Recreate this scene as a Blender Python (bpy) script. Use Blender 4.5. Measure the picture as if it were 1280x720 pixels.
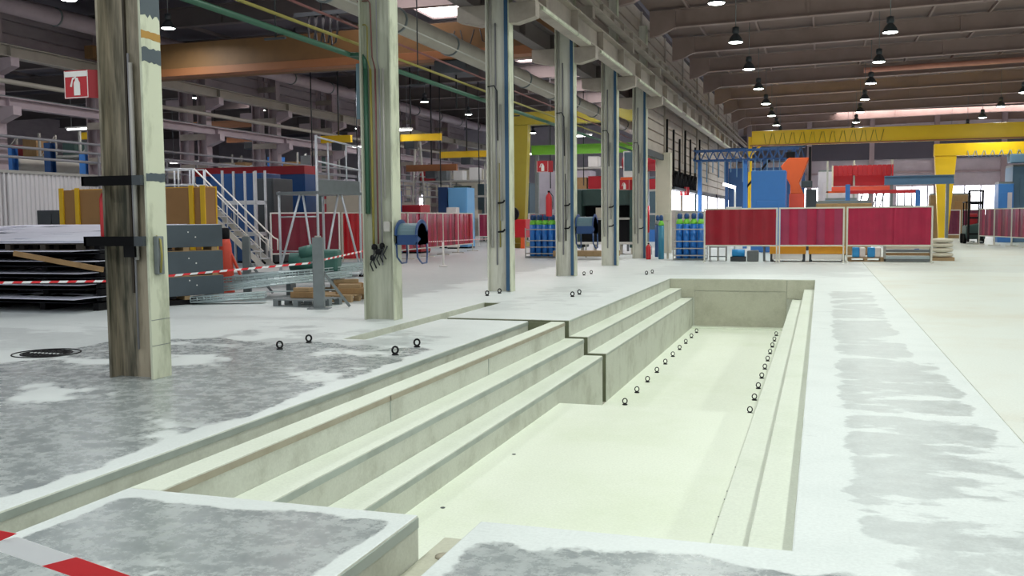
import bpy, math, random
from mathutils import Vector, Matrix
random.seed(7)
for o in list(bpy.data.objects): bpy.data.objects.remove(o)
S = bpy.context.scene
COL = S.collection
R = math.radians
# ------------------------------------------------------------------ camera
cd = bpy.data.cameras.new('camera'); cam = bpy.data.objects.new('camera', cd); COL.objects.link(cam)
cd.sensor_width = 36.0; cd.lens = 36.0*1189/1280; cd.clip_end = 400
yaw, pitch, roll = .3137, .07294, -.00917
fw = Vector((-math.sin(yaw)*math.cos(pitch), math.cos(yaw)*math.cos(pitch), -math.sin(pitch)))
rt = Vector((math.cos(yaw), math.sin(yaw), 0)); up = rt.cross(fw)
r2 = rt*math.cos(roll)+up*math.sin(roll); u2 = up*math.cos(roll)-rt*math.sin(roll)
m = Matrix((r2, u2, -fw)).transposed().to_4x4(); m.translation = Vector((0, 0, 1.65))
cam.matrix_world = m
S.camera = cam
# ------------------------------------------------------------------ world, exposure
w = bpy.data.worlds.new('world'); S.world = w; w.use_nodes = True
bg = w.node_tree.nodes['Background']; bg.inputs[0].default_value = (.93, .97, 1.0, 1); bg.inputs[1].default_value = .5
S.view_settings.view_transform = 'Standard'; S.view_settings.look = 'None'
S.view_settings.exposure = 0.22; S.view_settings.gamma = 1.0; S.view_settings.use_curve_mapping = False
LAMP_W = 120.0          # watts of one high bay lamp
SKY_E = 7.0             # brightness of the roof glazing
# ------------------------------------------------------------------ materials
def lin(h):
    if isinstance(h, str):
        c = [int(h[i:i+2], 16)/255 for i in (0, 2, 4)]
        return tuple(x/12.92 if x <= .04045 else ((x+.055)/1.055)**2.4 for x in c)
    return h
MATS = {}
def nodes_of(name):
    mt = bpy.data.materials.new(name); mt.use_nodes = True
    nt = mt.node_tree; b = nt.nodes['Principled BSDF']
    MATS[name] = mt
    return mt, nt, b
def paint(name, col, rough=.5, dirt=.25, dcol='3a362c', scale=3.0, metal=0.0, streak=1.0, bump=0.0, lo=.45, hi=.75):
    """plain coat with procedural dirt; streak<1 stretches the dirt vertically"""
    mt, nt, b = nodes_of(name)
    N = nt.nodes; L = nt.links
    g = N.new('ShaderNodeNewGeometry'); mp = N.new('ShaderNodeMapping'); mp.inputs['Scale'].default_value = (1, 1, streak)
    L.new(g.outputs['Position'], mp.inputs[0])
    nz = N.new('ShaderNodeTexNoise'); nz.inputs['Scale'].default_value = scale; nz.inputs['Detail'].default_value = 5; nz.inputs['Roughness'].default_value = .65
    L.new(mp.outputs[0], nz.inputs[0])
    mr = N.new('ShaderNodeMapRange'); mr.inputs[1].default_value = lo; mr.inputs[2].default_value = hi; mr.inputs[3].default_value = 0; mr.inputs[4].default_value = dirt
    L.new(nz.outputs[0], mr.inputs[0])
    mx = N.new('ShaderNodeMix'); mx.data_type = 'RGBA'; mx.inputs[6].default_value = (*lin(col), 1); mx.inputs[7].default_value = (*lin(dcol), 1)
    L.new(mr.outputs[0], mx.inputs[0]); L.new(mx.outputs[2], b.inputs['Base Color'])
    b.inputs['Roughness'].default_value = rough; b.inputs['Metallic'].default_value = metal
    if bump:
        bp = N.new('ShaderNodeBump'); bp.inputs['Strength'].default_value = bump; bp.inputs['Distance'].default_value = .01
        L.new(nz.outputs[0], bp.inputs['Height']); L.new(bp.outputs[0], b.inputs['Normal'])
    return mt
def glow(name, col, e):
    mt, nt, b = nodes_of(name)
    b.inputs['Base Color'].default_value = (*lin(col), 1)
    b.inputs['Emission Color'].default_value = (*lin(col), 1); b.inputs['Emission Strength'].default_value = e
    return mt
def concrete(name, base, stain, rects=(), rough=.62, srough=.35, blotch=.18, bcol=None, scale=1.6):
    """light concrete; rects = stained areas (x0,x1,y0,y1,soft,strength,lo,stretch) with ragged noise edges"""
    mt, nt, b = nodes_of(name); N = nt.nodes; L = nt.links
    def math_(op, a, c=None, clamp=False):
        n = N.new('ShaderNodeMath'); n.operation = op; n.use_clamp = clamp
        for i, v in enumerate((a, c)):
            if v is None: continue
            if isinstance(v, (int, float)): n.inputs[i].default_value = v
            else: L.new(v, n.inputs[i])
        return n.outputs[0]
    g = N.new('ShaderNodeNewGeometry'); sp = N.new('ShaderNodeSeparateXYZ'); L.new(g.outputs['Position'], sp.inputs[0])
    def noise(sc, det=6, ro=.65, st=(1, 1, 1), off=0):
        mp = N.new('ShaderNodeMapping'); mp.inputs['Scale'].default_value = st; mp.inputs['Location'].default_value = (off, off*.7, 0)
        L.new(g.outputs['Position'], mp.inputs[0])
        n = N.new('ShaderNodeTexNoise'); n.inputs['Scale'].default_value = sc; n.inputs['Detail'].default_value = det; n.inputs['Roughness'].default_value = ro
        L.new(mp.outputs[0], n.inputs[0]); return n.outputs[0]
    n1 = noise(scale); n2 = noise(5, 9, .8); nf = noise(45, 3)
    def ramp(v, lo, hi, a=0., c=1.):
        mr = N.new('ShaderNodeMapRange'); mr.interpolation_type = 'SMOOTHSTEP'
        mr.inputs[1].default_value = lo; mr.inputs[2].default_value = hi; mr.inputs[3].default_value = a; mr.inputs[4].default_value = c
        L.new(v, mr.inputs[0]); return mr.outputs[0]
    tot = None
    for i, (x0, x1, y0, y1, soft, strength, lo, st) in enumerate(rects):
        mk = math_('MULTIPLY', math_('MULTIPLY', ramp(sp.outputs[0], x0-soft, x0+soft), ramp(sp.outputs[0], x1-soft, x1+soft, 1, 0)),
                   math_('MULTIPLY', ramp(sp.outputs[1], y0-soft*2, y0+soft*2), ramp(sp.outputs[1], y1-soft*2, y1+soft*2, 1, 0)))
        nn = noise(1.15, 11, .62, st, 3.7*i)
        v = math_('ADD', mk, math_('MULTIPLY', math_('SUBTRACT', nn, .5), 2.6))
        v = math_('MULTIPLY', ramp(v, lo, lo+.16), strength)
        tot = v if tot is None else math_('MAXIMUM', tot, v)
    mx = N.new('ShaderNodeMix'); mx.data_type = 'RGBA'
    mx.inputs[6].default_value = (*lin(base), 1); mx.inputs[7].default_value = (*lin(bcol or stain), 1)
    L.new(ramp(n1, .42, .75, 0, blotch), mx.inputs[0])
    last = mx.outputs[2]
    if tot is not None:
        my = N.new('ShaderNodeMix'); my.data_type = 'RGBA'; my.inputs[7].default_value = (*lin(stain), 1)
        L.new(last, my.inputs[6])
        t2 = math_('MULTIPLY', tot, ramp(n2, .34, .62, .5, 1.0))
        L.new(t2, my.inputs[0]); last = my.outputs[2]
        L.new(ramp(t2, 0, 1, rough, srough), b.inputs['Roughness'])
    else: b.inputs['Roughness'].default_value = rough
    mz = N.new('ShaderNodeMix'); mz.data_type = 'RGBA'; mz.blend_type = 'MULTIPLY'; mz.inputs[0].default_value = 1
    gr = N.new('ShaderNodeCombineColor'); f = ramp(nf, .25, .75, .93, 1.05)
    for k in range(3): L.new(f, gr.inputs[k])
    L.new(last, mz.inputs[6]); L.new(gr.outputs[0], mz.inputs[7]); L.new(mz.outputs[2], b.inputs['Base Color'])
    bp = N.new('ShaderNodeBump'); bp.inputs['Strength'].default_value = .12; bp.inputs['Distance'].default_value = .006
    L.new(nf, bp.inputs['Height']); L.new(bp.outputs[0], b.inputs['Normal'])
    return mt
FLOOR = concrete('floor_concrete', 'd4dad9', '868d8f', rough=.5, srough=.24, blotch=.25, bcol='b4bcbb', rects=[
    (-3.98, -2.2, -4, 4.68, .1, 1, .6, (1, 1, 1)),
    (-1.68, .35, -4, 4.62, .12, .95, .62, (1, 1, 1)),
    (.2, 3.2, -4, 5.6, .5, .5, .95, (1, 1, 1)),
    (.14, 1.3, 4.9, 11.5, .14, .6, .80, (.8, 1.5, 1)),
    (.14, 1.1, 10, 22, .14, .5, .80, (.7, 1.3, 1)),
    (-9.4, -4.58, 2, 11.4, .2, 1, .72, (.8, .8, 1)),
    (-8.5, -4.7, 10.0, 13.4, .4, .55, .9, (.8, 1.2, 1)),
    (-6.2, -4.2, 16, 23, .4, .3, .95, (.8, 1.2, 1)),
    (-40, -9.0, 9.5, 12.4, .5, .4, .7, (.5, 1.2, 1)),
    (-40, -8.6, 17, 90, .8, .55, .35, (.4, 1.0, 1)),
    (-5, 1.4, 27, 90, 1, .3, .5, (.3, .5, 1))])
FLOOR_R = concrete('side_floor_concrete', 'd3d8d2', '9a9fa0', rough=.5, srough=.3, blotch=.85, bcol='cac6b8', scale=.33, rects=[
    (1.4, 5, -4, 5.4, .4, .45, .95, (1, 1, 1)), (1.4, 2.2, 4.5, 9, .3, .3, .9, (1, 1, 1)), (1.5, 30, 30, 90, 1.5, .3, .5, (.3, .5, 1))])
PIT = concrete('pit_concrete', 'd6dccf', 'b6c0a8', blotch=.3, rough=.6, scale=.8)
PITD = concrete('pit_floor_concrete', 'dde3d4', 'c6d1b4', blotch=.45, rough=.6, scale=.5)
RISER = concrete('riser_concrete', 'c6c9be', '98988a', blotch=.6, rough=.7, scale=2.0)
PITW = concrete('pit_wall_concrete', 'b9b9a8', '96937f', blotch=.45, rough=.75, scale=2.2)
M = lambda n: MATS[n]
paint('rust_orange', 'a9803c', .7, .5, '7c6a48', 8)
paint('joint_shade', '6f745c', .8, .5, '565a46', 4)
paint('edge_steel', 'a3aca6', .5, .6, '7d837a', 2.2)
paint('edge_rust', 'a39d8c', .65, .6, '857a66', 2.6)
paint('column_paint', 'a79c88', .55, .95, '262a1f', 4.2, streak=.09, bump=.2, lo=.42, hi=.62)  # dirt streaks deepened to paint in the hollow web's shading too
paint('column_grey', 'b9bcab', .5, .7, '55583f', 3.0, streak=.10, bump=.12, lo=.46, hi=.72)
paint('column_white', 'd3d2c6', .5, .6, '7a745e', 3.4, streak=.15, bump=.12, lo=.5, hi=.75)
paint('column_flange', 'c8ccb6', .42, .75, '666c52', 4.2, streak=.3, bump=.1, lo=.48, hi=.74)  # pale green of the lamp-lit side put into the flange colour
paint('beam_paint', 'a79d93', .55, .5, '5f574e', 1.2)
paint('roof_paint', '9a8680', .7, .4, '6e605a', .8)
paint('roof_sheet', '7e6c66', .8, .4, '5e504a', .5)
paint('roof_left', '5a5660', .8, .4, '46424a', .5)
paint('beam_left', '6e6666', .7, .4, '524c4c', .8)  # darkened to put the unlit aisle's shade into the girder colour
paint('siding', 'a89c92', .6, .45, '776b60', 1.2, streak=3)
paint('siding_left', 'aa9ea4', .65, .4, '7c7078', 1.2, streak=3)
paint('siding_white', 'd6d4d6', .5, .2, '9a979c', 1.2, streak=.2)
paint('duct_grey', 'a8a196', .45, .3, '7d756a', 1.5)
paint('duct_pink', 'aa9aa0', .5, .35, '7e7076', 1.5)
paint('pipe_green', '315c48', .4, .25, '2c4a3c', 5)
paint('pipe_yellow', '948a44', .4, .3, '6e662e', 5)
paint('pipe_red', '7a4a48', .45, .3, '4a3032', 5)
paint('pipe_white', 'b5b2ac', .4, .25, '7c7a74', 5)
paint('lit_beam_coral', 'd89a86', .5, .2, 'a0705f', 2)
paint('pipe_grey', '8b8a8f', .4, .25, '626066', 4)
paint('blue_strip', '2d5578', .45, .35, '20344a', 3, streak=.3)
paint('crane_brown', '7a5a34', .6, .4, '57422a', 1.2)
paint('crane_orange', '94603a', .55, .3, '7a5030', 1.5)
paint('crane_yellow', 'f0c61e', .4, .12, 'c69a18', 1.5)
paint('crane_olive', '9a8f2e', .45, .25, '766c24', 1.5)
paint('crane_lime', '86d048', .4, .15, '5f9a3a', 1.5)
paint('dark_brown', '3a3228', .7, .4, '1e1a16', 4, streak=.2)
paint('black', '17171a', .5, .3, '2a2826', 4)
paint('black_rubber', '101012', .9, .2, '1c1b1a', 5)
paint('dark_grey', '3c4247', .5, .25, '2a2e32', 2)
paint('slate', '47525a', .45, .3, '353d43', 2)
paint('red_sign', 'b4202a', .4, .08, '8a1a22', 3)
paint('red_sign_dark', 'a01a26', .45, .08, '7a141e', 3)
paint('white_paint', 'e6e4e0', .45, .1, 'b5b2ac', 3)
paint('red_paint', 'c3242c', .35, .12, '8e1c22', 3)
paint('red_orange', 'e0523c', .45, .15, 'b03c2c', 4)
paint('orange', 'e8622c', .45, .15, 'b84c24', 3)
paint('green_shoulder', '78c840', .35, .1, '5c9a34', 3)
paint('cylinder_blue', '1f6fc0', .32, .2, '1a4f8c', 3)
paint('cylinder_teal', '2f7f9c', .35, .25, '25607a', 3)
paint('blue_machine', '3a78c2', .4, .12, '2d5f9c', 2)
paint('blue_light', '72b4e6', .4, .08, '5a94c2', 2)
paint('blue_dark', '1f4a80', .45, .2, '173658', 2)
paint('blue_navy', '1c3f70', .4, .2, '152c50', 3)
paint('blue_grey', '5d7f9e', .45, .2, '466078', 2)
paint('teal_grey', '57707a', .4, .3, '3c5058', 4)
paint('bright_blue', '2f9be0', .4, .1, '2474aa', 3)
paint('galv', 'b7c6c8', .32, .3, '8aa0a4', 6, metal=.35)
paint('alu', 'c9ced4', .35, .2, '9aa0a8', 6, metal=.3)
paint('frame_pale', 'cbc8bd', .45, .2, '9a978c', 5)
paint('frame_grey', 'a9a8a2', .45, .25, '7d7c76', 5)
paint('steel_grey', '737a7c', .45, .35, '545a5c', 5)
paint('sheet_bright', 'd2d4e2', .45, .3, '9a9cae', 2)
paint('sheet_dark', '2b2c33', .45, .3, '1b1b20', 2)
paint('wood', '9a7a52', .7, .45, '6a5236', 5, streak=.4)
paint('wood_board', '9c7446', .65, .25, '7e5c36', 2)
paint('wood_pallet', 'a58a66', .75, .45, '74603f', 5)
paint('yellow_paint', 'e0b414', .45, .12, 'b08c14', 3)
paint('yellow_crate', 'f0a81e', .5, .15, 'aa761a', 3)
paint('green_machine', '3c6a60', .5, .35, '294a44', 6)
paint('green_dark', '38504c', .5, .3, '273a37', 3)
paint('cream', 'cfc8b6', .5, .2, 'a39c8a', 2)
paint('cable_black', '22252a', .6, .2, '35383c', 5)
paint('end_wall', 'c4bcc6', .7, .35, '7c7480', .5)
paint('end_wall_dark', '54525f', .7, .3, '42404c', .5)
paint('purple_sign', 'b02070', .4, .1, '801850', 3)
for _n in ('black_rubber', 'black', 'sheet_dark'): MATS[_n].node_tree.nodes['Principled BSDF'].inputs['Specular IOR Level'].default_value = .12
glow('lamp_glow', 'f4fff6', 22.0)
glow('skylight_glow', 'fff0ee', SKY_E)
glow('window_glow', 'f4f6ff', 5.0)
glow('tube_glow', 'ffffff', 6.0)
def curtain(name, col, trans=.16):
    mt, nt, b = nodes_of(name); N = nt.nodes; L = nt.links
    g = N.new('ShaderNodeNewGeometry'); nz = N.new('ShaderNodeTexNoise'); nz.inputs['Scale'].default_value = 2.2; nz.inputs['Detail'].default_value = 3
    L.new(g.outputs['Position'], nz.inputs[0])
    mx = N.new('ShaderNodeMix'); mx.data_type = 'RGBA'; mx.inputs[6].default_value = (*lin(col), 1)
    c = lin(col); mx.inputs[7].default_value = (c[0]*.6, c[1]*.6, c[2]*.7, 1); L.new(nz.outputs[0], mx.inputs[0])
    L.new(mx.outputs[2], b.inputs['Base Color']); b.inputs['Roughness'].default_value = .22
    b.inputs['Transmission Weight'].default_value = 0.0
    tr = N.new('ShaderNodeBsdfTranslucent'); L.new(mx.outputs[2], tr.inputs[0])
    ms = N.new('ShaderNodeMixShader'); ms.inputs[0].default_value = trans
    L.new(b.outputs[0], ms.inputs[1]); L.new(tr.outputs[0], ms.inputs[2]); L.new(ms.outputs[0], N['Material Output'].inputs[0])
for n, c in (('curtain_red', 'a81a2c'), ('curtain_crimson', 'bb2148'), ('curtain_rose', 'b03a5c'), ('curtain_dark', '8a1c34'), ('curtain_bright', 'd4222c'), ('curtain_plum', '8c4058')): curtain(n, c)
# ------------------------------------------------------------------ mesh building
class MB:
    def __init__(s): s.v = []; s.f = []; s.sm = []; s.mi = []
    def add(s, vs, fs, smooth=False, mi=0):
        n = len(s.v); s.v += [tuple(p) for p in vs]
        for f in fs: s.f.append([i+n for i in f]); s.sm.append(smooth); s.mi.append(mi)
        return s
    def box(s, x0, x1, y0, y1, z0, z1, mi=0):
        return s.add([(x0, y0, z0), (x1, y0, z0), (x1, y1, z0), (x0, y1, z0), (x0, y0, z1), (x1, y0, z1), (x1, y1, z1), (x0, y1, z1)],
              [(3, 2, 1, 0), (4, 5, 6, 7), (0, 1, 5, 4), (1, 2, 6, 5), (2, 3, 7, 6), (3, 0, 4, 7)], False, mi)
    def prism(s, poly, axis, a, b, mi=0):
        """poly: 2D points; axis the extrusion axis; other axes in order"""
        def P(u, v, t): return {'x': (t, u, v), 'y': (u, t, v), 'z': (u, v, t)}[axis]
        n = len(poly); vs = [P(u, v, a) for u, v in poly]+[P(u, v, b) for u, v in poly]
        return s.add(vs, [tuple(range(n))[::-1], tuple(range(n, 2*n))]+[(i, (i+1) % n, n+(i+1) % n, n+i) for i in range(n)], False, mi)
    def bar(s, p, q, w, h, mi=0):
        p = Vector(p); q = Vector(q); d = (q-p).normalized()
        ref = Vector((0, 0, 1)) if abs(d.z) < .9 else Vector((0, 1, 0))
        a = d.cross(ref).normalized()*w/2; b = a.cross(d).normalized()*h/2
        c = [p-a-b, p+a-b, p+a+b, p-a+b, q-a-b, q+a-b, q+a+b, q-a+b]
        return s.add(c, [(0, 1, 2, 3), (7, 6, 5, 4), (0, 4, 5, 1), (1, 5, 6, 2), (2, 6, 7, 3), (3, 7, 4, 0)], False, mi)
    def tube(s, pts, r, n=8, caps=True, mi=0):
        pts = [Vector(p) for p in pts]; rs = r if isinstance(r, (list, tuple)) else [r]*len(pts)
        a = None; vs = []; fs = []
        for i, p in enumerate(pts):
            d = (pts[min(i+1, len(pts)-1)]-pts[max(i-1, 0)]).normalized()
            if a is None:
                ref = Vector((0, 0, 1)) if abs(d.z) < .9 else Vector((1, 0, 0)); a = d.cross(ref).normalized()
            else: a = (a-d*a.dot(d)).normalized()
            b = d.cross(a)
            for k in range(n):
                t = 2*math.pi*k/n; vs.append(p+(a*math.cos(t)+b*math.sin(t))*rs[i])
        for i in range(len(pts)-1):
            for k in range(n): fs.append((i*n+k, i*n+(k+1) % n, (i+1)*n+(k+1) % n, (i+1)*n+k))
        base = len(s.v); s.add(vs, fs, True, mi)
        if caps:
            m_ = (len(pts)-1)*n
            s.f.append([base+k for k in range(n)][::-1]); s.sm.append(False); s.mi.append(mi)
            s.f.append([base+m_+k for k in range(n)]); s.sm.append(False); s.mi.append(mi)
        return s
    def lathe(s, prof, c=(0, 0, 0), n=16, mi=0):
        vs = []; fs = []
        for r, z in prof:
            for k in range(n):
                t = 2*math.pi*k/n; vs.append((c[0]+r*math.cos(t), c[1]+r*math.sin(t), c[2]+z))
        for i in range(len(prof)-1):
            for k in range(n): fs.append((i*n+k, i*n+(k+1) % n, (i+1)*n+(k+1) % n, (i+1)*n+k))
        base = len(s.v); s.add(vs, fs, True, mi)
        m_ = (len(prof)-1)*n
        s.f.append([base+k for k in range(n)][::-1]); s.sm.append(False); s.mi.append(mi)
        s.f.append([base+m_+k for k in range(n)]); s.sm.append(False); s.mi.append(mi)
        return s
    def ibeam(s, p, q, h, w, t=.03, tw=.02):
        """I section from p to q (horizontal), p/q at the bottom centre"""
        p = Vector(p); q = Vector(q); z = Vector((0, 0, 1))
        s.bar(p+z*t/2, q+z*t/2, w, t); s.bar(p+z*(h-t/2), q+z*(h-t/2), w, t); s.bar(p+z*h/2, q+z*h/2, tw, h-2*t)
        return s
    def build(s, name, mat, parent=None, bevel=0.0, loc=None):
        me = bpy.data.meshes.new(name); me.from_pydata(s.v, [], s.f)
        for x in (mat if isinstance(mat, (list, tuple)) else [mat]): me.materials.append(MATS[x] if isinstance(x, str) else x)
        me.polygons.foreach_set('use_smooth', s.sm); me.polygons.foreach_set('material_index', s.mi); me.update()
        o = bpy.data.objects.new(name, me); COL.objects.link(o)
        if parent: o.parent = parent
        if loc: o.location = loc
        if bevel:
            b = o.modifiers.new('bevel', 'BEVEL'); b.width = bevel; b.segments = 2; b.limit_method = 'ANGLE'; b.angle_limit = R(40)
        return o
def tag(o, label, cat=None, group=None, kind=None):
    o['label'] = label
    if cat: o['category'] = cat
    if group: o['group'] = group
    if kind: o['kind'] = kind
    return o
def thing(name, label, cat, loc=(0, 0, 0), rz=0.0, group=None, kind=None):
    o = bpy.data.objects.new(name, None); COL.objects.link(o); o.empty_display_size = .2
    o.location = loc; o.rotation_euler = (0, 0, rz)
    return tag(o, label, cat, group, kind)
def copy_tree(o, parent=None):
    c = o.copy(); COL.objects.link(c); c.parent = parent
    for ch in list(o.children): copy_tree(ch, c)
    return c
def place(src, loc, rz, label, group=None):
    c = copy_tree(src); c.location = loc; c.rotation_euler = (0, 0, rz); c['label'] = label
    if group: c['group'] = group
    return c
ORD = ['first', 'second', 'third', 'fourth', 'fifth', 'sixth', 'seventh', 'eighth', 'ninth', 'tenth', 'eleventh', 'twelfth', 'thirteenth', 'fourteenth', 'fifteenth', 'sixteenth', 'seventeenth']
# ------------------------------------------------------------------ floor and stepped pit
XS = [-60, -6.32, -5.97, -4.46, -4.08, -3.85, -3.54, -3.24, -2.12, -1.75, -.675, -.38, -.115, 1.42, 30]
YS = [-8, 4.80, 5.18, 11.8, 11.97, 14.58, 14.85, 17.7, 25.72, 110]
def region(x, y):
    if x > 1.42: return 'floor_side', 0
    if x < -6.32 or x > -.115 or y > 25.72: return 'floor', 0
    if x < -5.97: return ('trench', -.26) if 11.8 < y < 17.7 else ('floor', 0)
    if 14.58 < y < 14.85 and x < -3.24: return 'joint', -1.3
    if y > 14.85 and x < -3.85: return 'floor', 0
    if x < -4.46: return 'floor', 0
    if x < -4.08: return 'side_trench', -.42
    if y < 4.80:
        if -2.12 < x < -1.75: return 'channel', -.25
        return ('floor', 0) if x > -1.75 else ('near_slab', 0)
    if x < -3.85: return 'ridge', 0
    far = y > 14.85
    if x < -3.54: return ('step_a', -.26) if not far else ('step_fa', -.26)
    if x < -3.24: return ('step_b', -.52) if not far else ('step_fb', -.52)
    if x > -.38: return 'step_ra', -.25
    if x > -.675: return 'step_rb', -.52
    if y < 5.18 and -2.12 < x < -1.75: return 'channel', -.25
    return ('pit_near', -.78) if y < 11.97 else ('pit_far', -1.3)
cells = {}
for i in range(len(XS)-1):
    for j in range(len(YS)-1):
        cells[i, j] = region((XS[i]+XS[i+1])/2, (YS[j]+YS[j+1])/2)
def region_mesh(rid):
    mb = MB(); idx = {}
    def V(x, y, z):
        k = (round(x, 4), round(y, 4), round(z, 4))
        if k not in idx: idx[k] = len(mb.v); mb.v.append(k)
        return idx[k]
    def F(*p, m_=0): mb.f.append([V(*q) for q in p]); mb.sm.append(False); mb.mi.append(m_)
    for (i, j), (r, z) in cells.items():
        if r != rid: continue
        x0, x1, y0, y1 = XS[i], XS[i+1], YS[j], YS[j+1]; B = -1.9
        F((x0, y0, z), (x1, y0, z), (x1, y1, z), (x0, y1, z))
        for di, dj, a, b in ((0, -1, (x0, y0), (x1, y0)), (1, 0, (x1, y0), (x1, y1)), (0, 1, (x1, y1), (x0, y1)), (-1, 0, (x0, y1), (x0, y0))):
            n = cells.get((i+di, j+dj))
            if n and n[0] == rid: continue
            F((*a, B), (*b, B), (*b, z), (*a, z), m_=1)
    return mb
floor = tag(region_mesh('floor').build('floor', [FLOOR, RISER], None, .012), 'pale grey concrete hall floor with dark scuffed patches around the stepped pit', 'floor', kind='structure')
for rid, nm, mt in (('floor_side', 'floor_slab', FLOOR_R), ('trench', 'trench_floor', PIT), ('joint', 'joint_floor', PITW), ('side_trench', 'trench_floor', PIT), ('channel', 'channel_floor', PITW),
                    ('near_slab', 'floor_slab', FLOOR), ('ridge', 'kerb', PIT), ('step_a', 'step', PIT), ('step_b', 'step', PIT), ('step_fa', 'step', PIT),
                    ('step_fb', 'step', PIT), ('step_ra', 'step', PIT), ('step_rb', 'step', PIT), ('pit_near', 'pit_floor', PITD), ('pit_far', 'pit_floor', PITD)):
    region_mesh(rid).build(nm, [mt, RISER], floor, .01 if nm != 'pit_floor' else 0)
# steel edge angles and pour joints on the risers
def strip(nm, mt, *a): return MB().box(*a).build(nm, mt, floor)
e = .005
strip('edge_angle', 'edge_steel', -4.46-.02, -4.46+e, -7.9, 14.57, -.062, -.012)
strip('edge_angle', 'edge_rust', -3.85-.02, -3.85+e, 4.82, 14.57, -.06, -.012)
strip('edge_angle', 'edge_steel', -3.54-.02, -3.54+e, 4.82, 14.57, -.325, -.272)
strip('edge_angle', 'edge_steel', -3.24-.02, -3.24+e, 4.82, 14.57, -.58, -.532)
strip('edge_angle', 'edge_steel', -2.12-.02, -2.12+e, -7.9, 4.79, -.07, -.012)
strip('edge_angle', 'edge_steel', -3.85-.02, -3.85+e, 14.9, 25.7, -.035, -.012)
strip('edge_angle', 'edge_steel', -3.54-.02, -3.54+e, 14.9, 25.7, -.295, -.272)
strip('edge_angle', 'edge_steel', -3.24-.02, -3.24+e, 14.9, 25.7, -.56, -.532)
for x0, x1, z0, z1 in ((-3.845, -3.2, -.5, -.02), (-3.19, -.82, -.32, -.02), (-3.19, -.82, -1.29, -.335), (-.81, -.12, -.51, -.02)):
    MB().box(x0, x1, 25.70, 25.74, z0, z1).build('wall_panel', PITW, floor, .006)
MB().box(-3.235, -.68, 25.3, 25.72, -1.4, -1.262).build('kerb', PITD, floor, .01)
for y in (8.1, 10.9): MB().box(-3.855, -3.845, y, y+.012, -.258, -.012).build('pour_joint', 'edge_steel', floor)
for x0, x1, zt in ((-5.96, -3.855, -.012), (-3.855, -3.545, -.27), (-3.545, -3.245, -.53)):  # dark plates paint occlusion shade into the joint slot and trench ends
    MB().box(x0, x1, 14.83, 14.86, -1.3, zt).build('joint_shade_plate', 'joint_shade', floor)
MB().box(-6.31, -5.98, 17.68, 17.72, -.25, -.012).build('joint_shade_plate', 'joint_shade', floor)
MB().box(-4.45, -4.09, 14.56, 14.6, -.41, -.012).build('joint_shade_plate', 'joint_shade', floor)
# drain cover in the channel and small dowel holes along the steps
dr = MB().lathe([(.055, 0), (.055, .008), (.03, .012)], (0, 0, 0), 14); dr.build('drain_cover', 'edge_rust', floor, 0, (-1.99, 4.86, -.25))
hole = MB().lathe([(.018, 0), (.022, .004)], (0, 0, 0), 8)
h0 = hole.build('dowel_stub', 'dark_grey', floor, 0, (-.74, 6.6, -.78))
for y in (6.9, 7.25, 7.7, 8.2, 8.45, 9.3): c = h0.copy(); COL.objects.link(c); c.location = (-.74, y, -.78)
for x, y in ((-3.0, 7.3), (-3.12, 6.6), (-2.98, 9.2)): c = h0.copy(); COL.objects.link(c); c.location = (x, y, -.78)
# ------------------------------------------------------------------ walls and ceilings
SL = .017
ceil = MB(); ceil.prism([(-6.6, 9.80), (12, 9.80+.32), (30, 9.80), (30, 9.95), (12, 10.27), (-6.6, 9.95)], 'y', 6, 100)
ceiling = tag(ceil.build('ceiling', 'roof_sheet'), 'dark reddish brown roof deck over the nave on the right', 'ceiling', kind='structure')
for k in range(9):
    x = -5+2.3*k; z = 9.68+SL*(x+6.6)
    MB().box(x-.04, x+.04, 6, 100, z, z+.13).build('purlin', 'roof_paint', ceiling)
cl = MB().box(-60, -7.0, 2, 110, 10.1, 10.3)
ceil2 = tag(cl.build('ceiling', 'roof_left'), 'dark roof deck over the aisle on the left', 'ceiling', kind='structure')
for k in range(11):
    x = -9-3.4*k
    if -16 < x < -11: continue
    MB().box(x-.05, x+.05, 2, 108, 9.95, 10.1).build('purlin', 'beam_left', ceil2)
# roof glazing
skn = 0
def skylight(x0, x1, y0, y1, z, label, nb=4):
    global skn; skn += 1
    t = thing('window_%d' % skn, label, 'skylight', ((x0+x1)/2, (y0+y1)/2, z), kind='structure')
    wx, wy = (x1-x0)/2, (y1-y0)/2
    for a, b, c, d in ((-wx, wx, -wy, -wy+.08), (-wx, wx, wy-.08, wy), (-wx, -wx+.08, -wy+.08, wy-.08), (wx-.08, wx, -wy+.08, wy-.08)):
        MB().box(a, b, c, d, -.08, .05).build('frame_bar', 'beam_left', t)
    pw = (2*wx-.16)/nb
    for k in range(nb): MB().box(-wx+.08+k*pw+.02, -wx+.08+(k+1)*pw-.02, -wy+.08, wy-.08, 0, .03).build('pane', 'skylight_glow', t)
for k, y in enumerate((22.9, 28.9, 34.9, 40.9, 46.9, 52.9, 58.9, 64.9)):
    skylight(-15.6, -12.0, y, y+2.7, 10.06, '%s roof light from the near end above the left aisle' % ORD[k])
for k, y in enumerate((28.9, 40.9, 52.9)):
    skylight(-37, -33.5, y, y+2.7, 10.06, '%s roof light above the far left bay' % ORD[k])
skylight(1.0, 15.5, 79.2, 80.6, 9.76, 'long narrow roof light crossing the nave near the end wall', 6)
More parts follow.
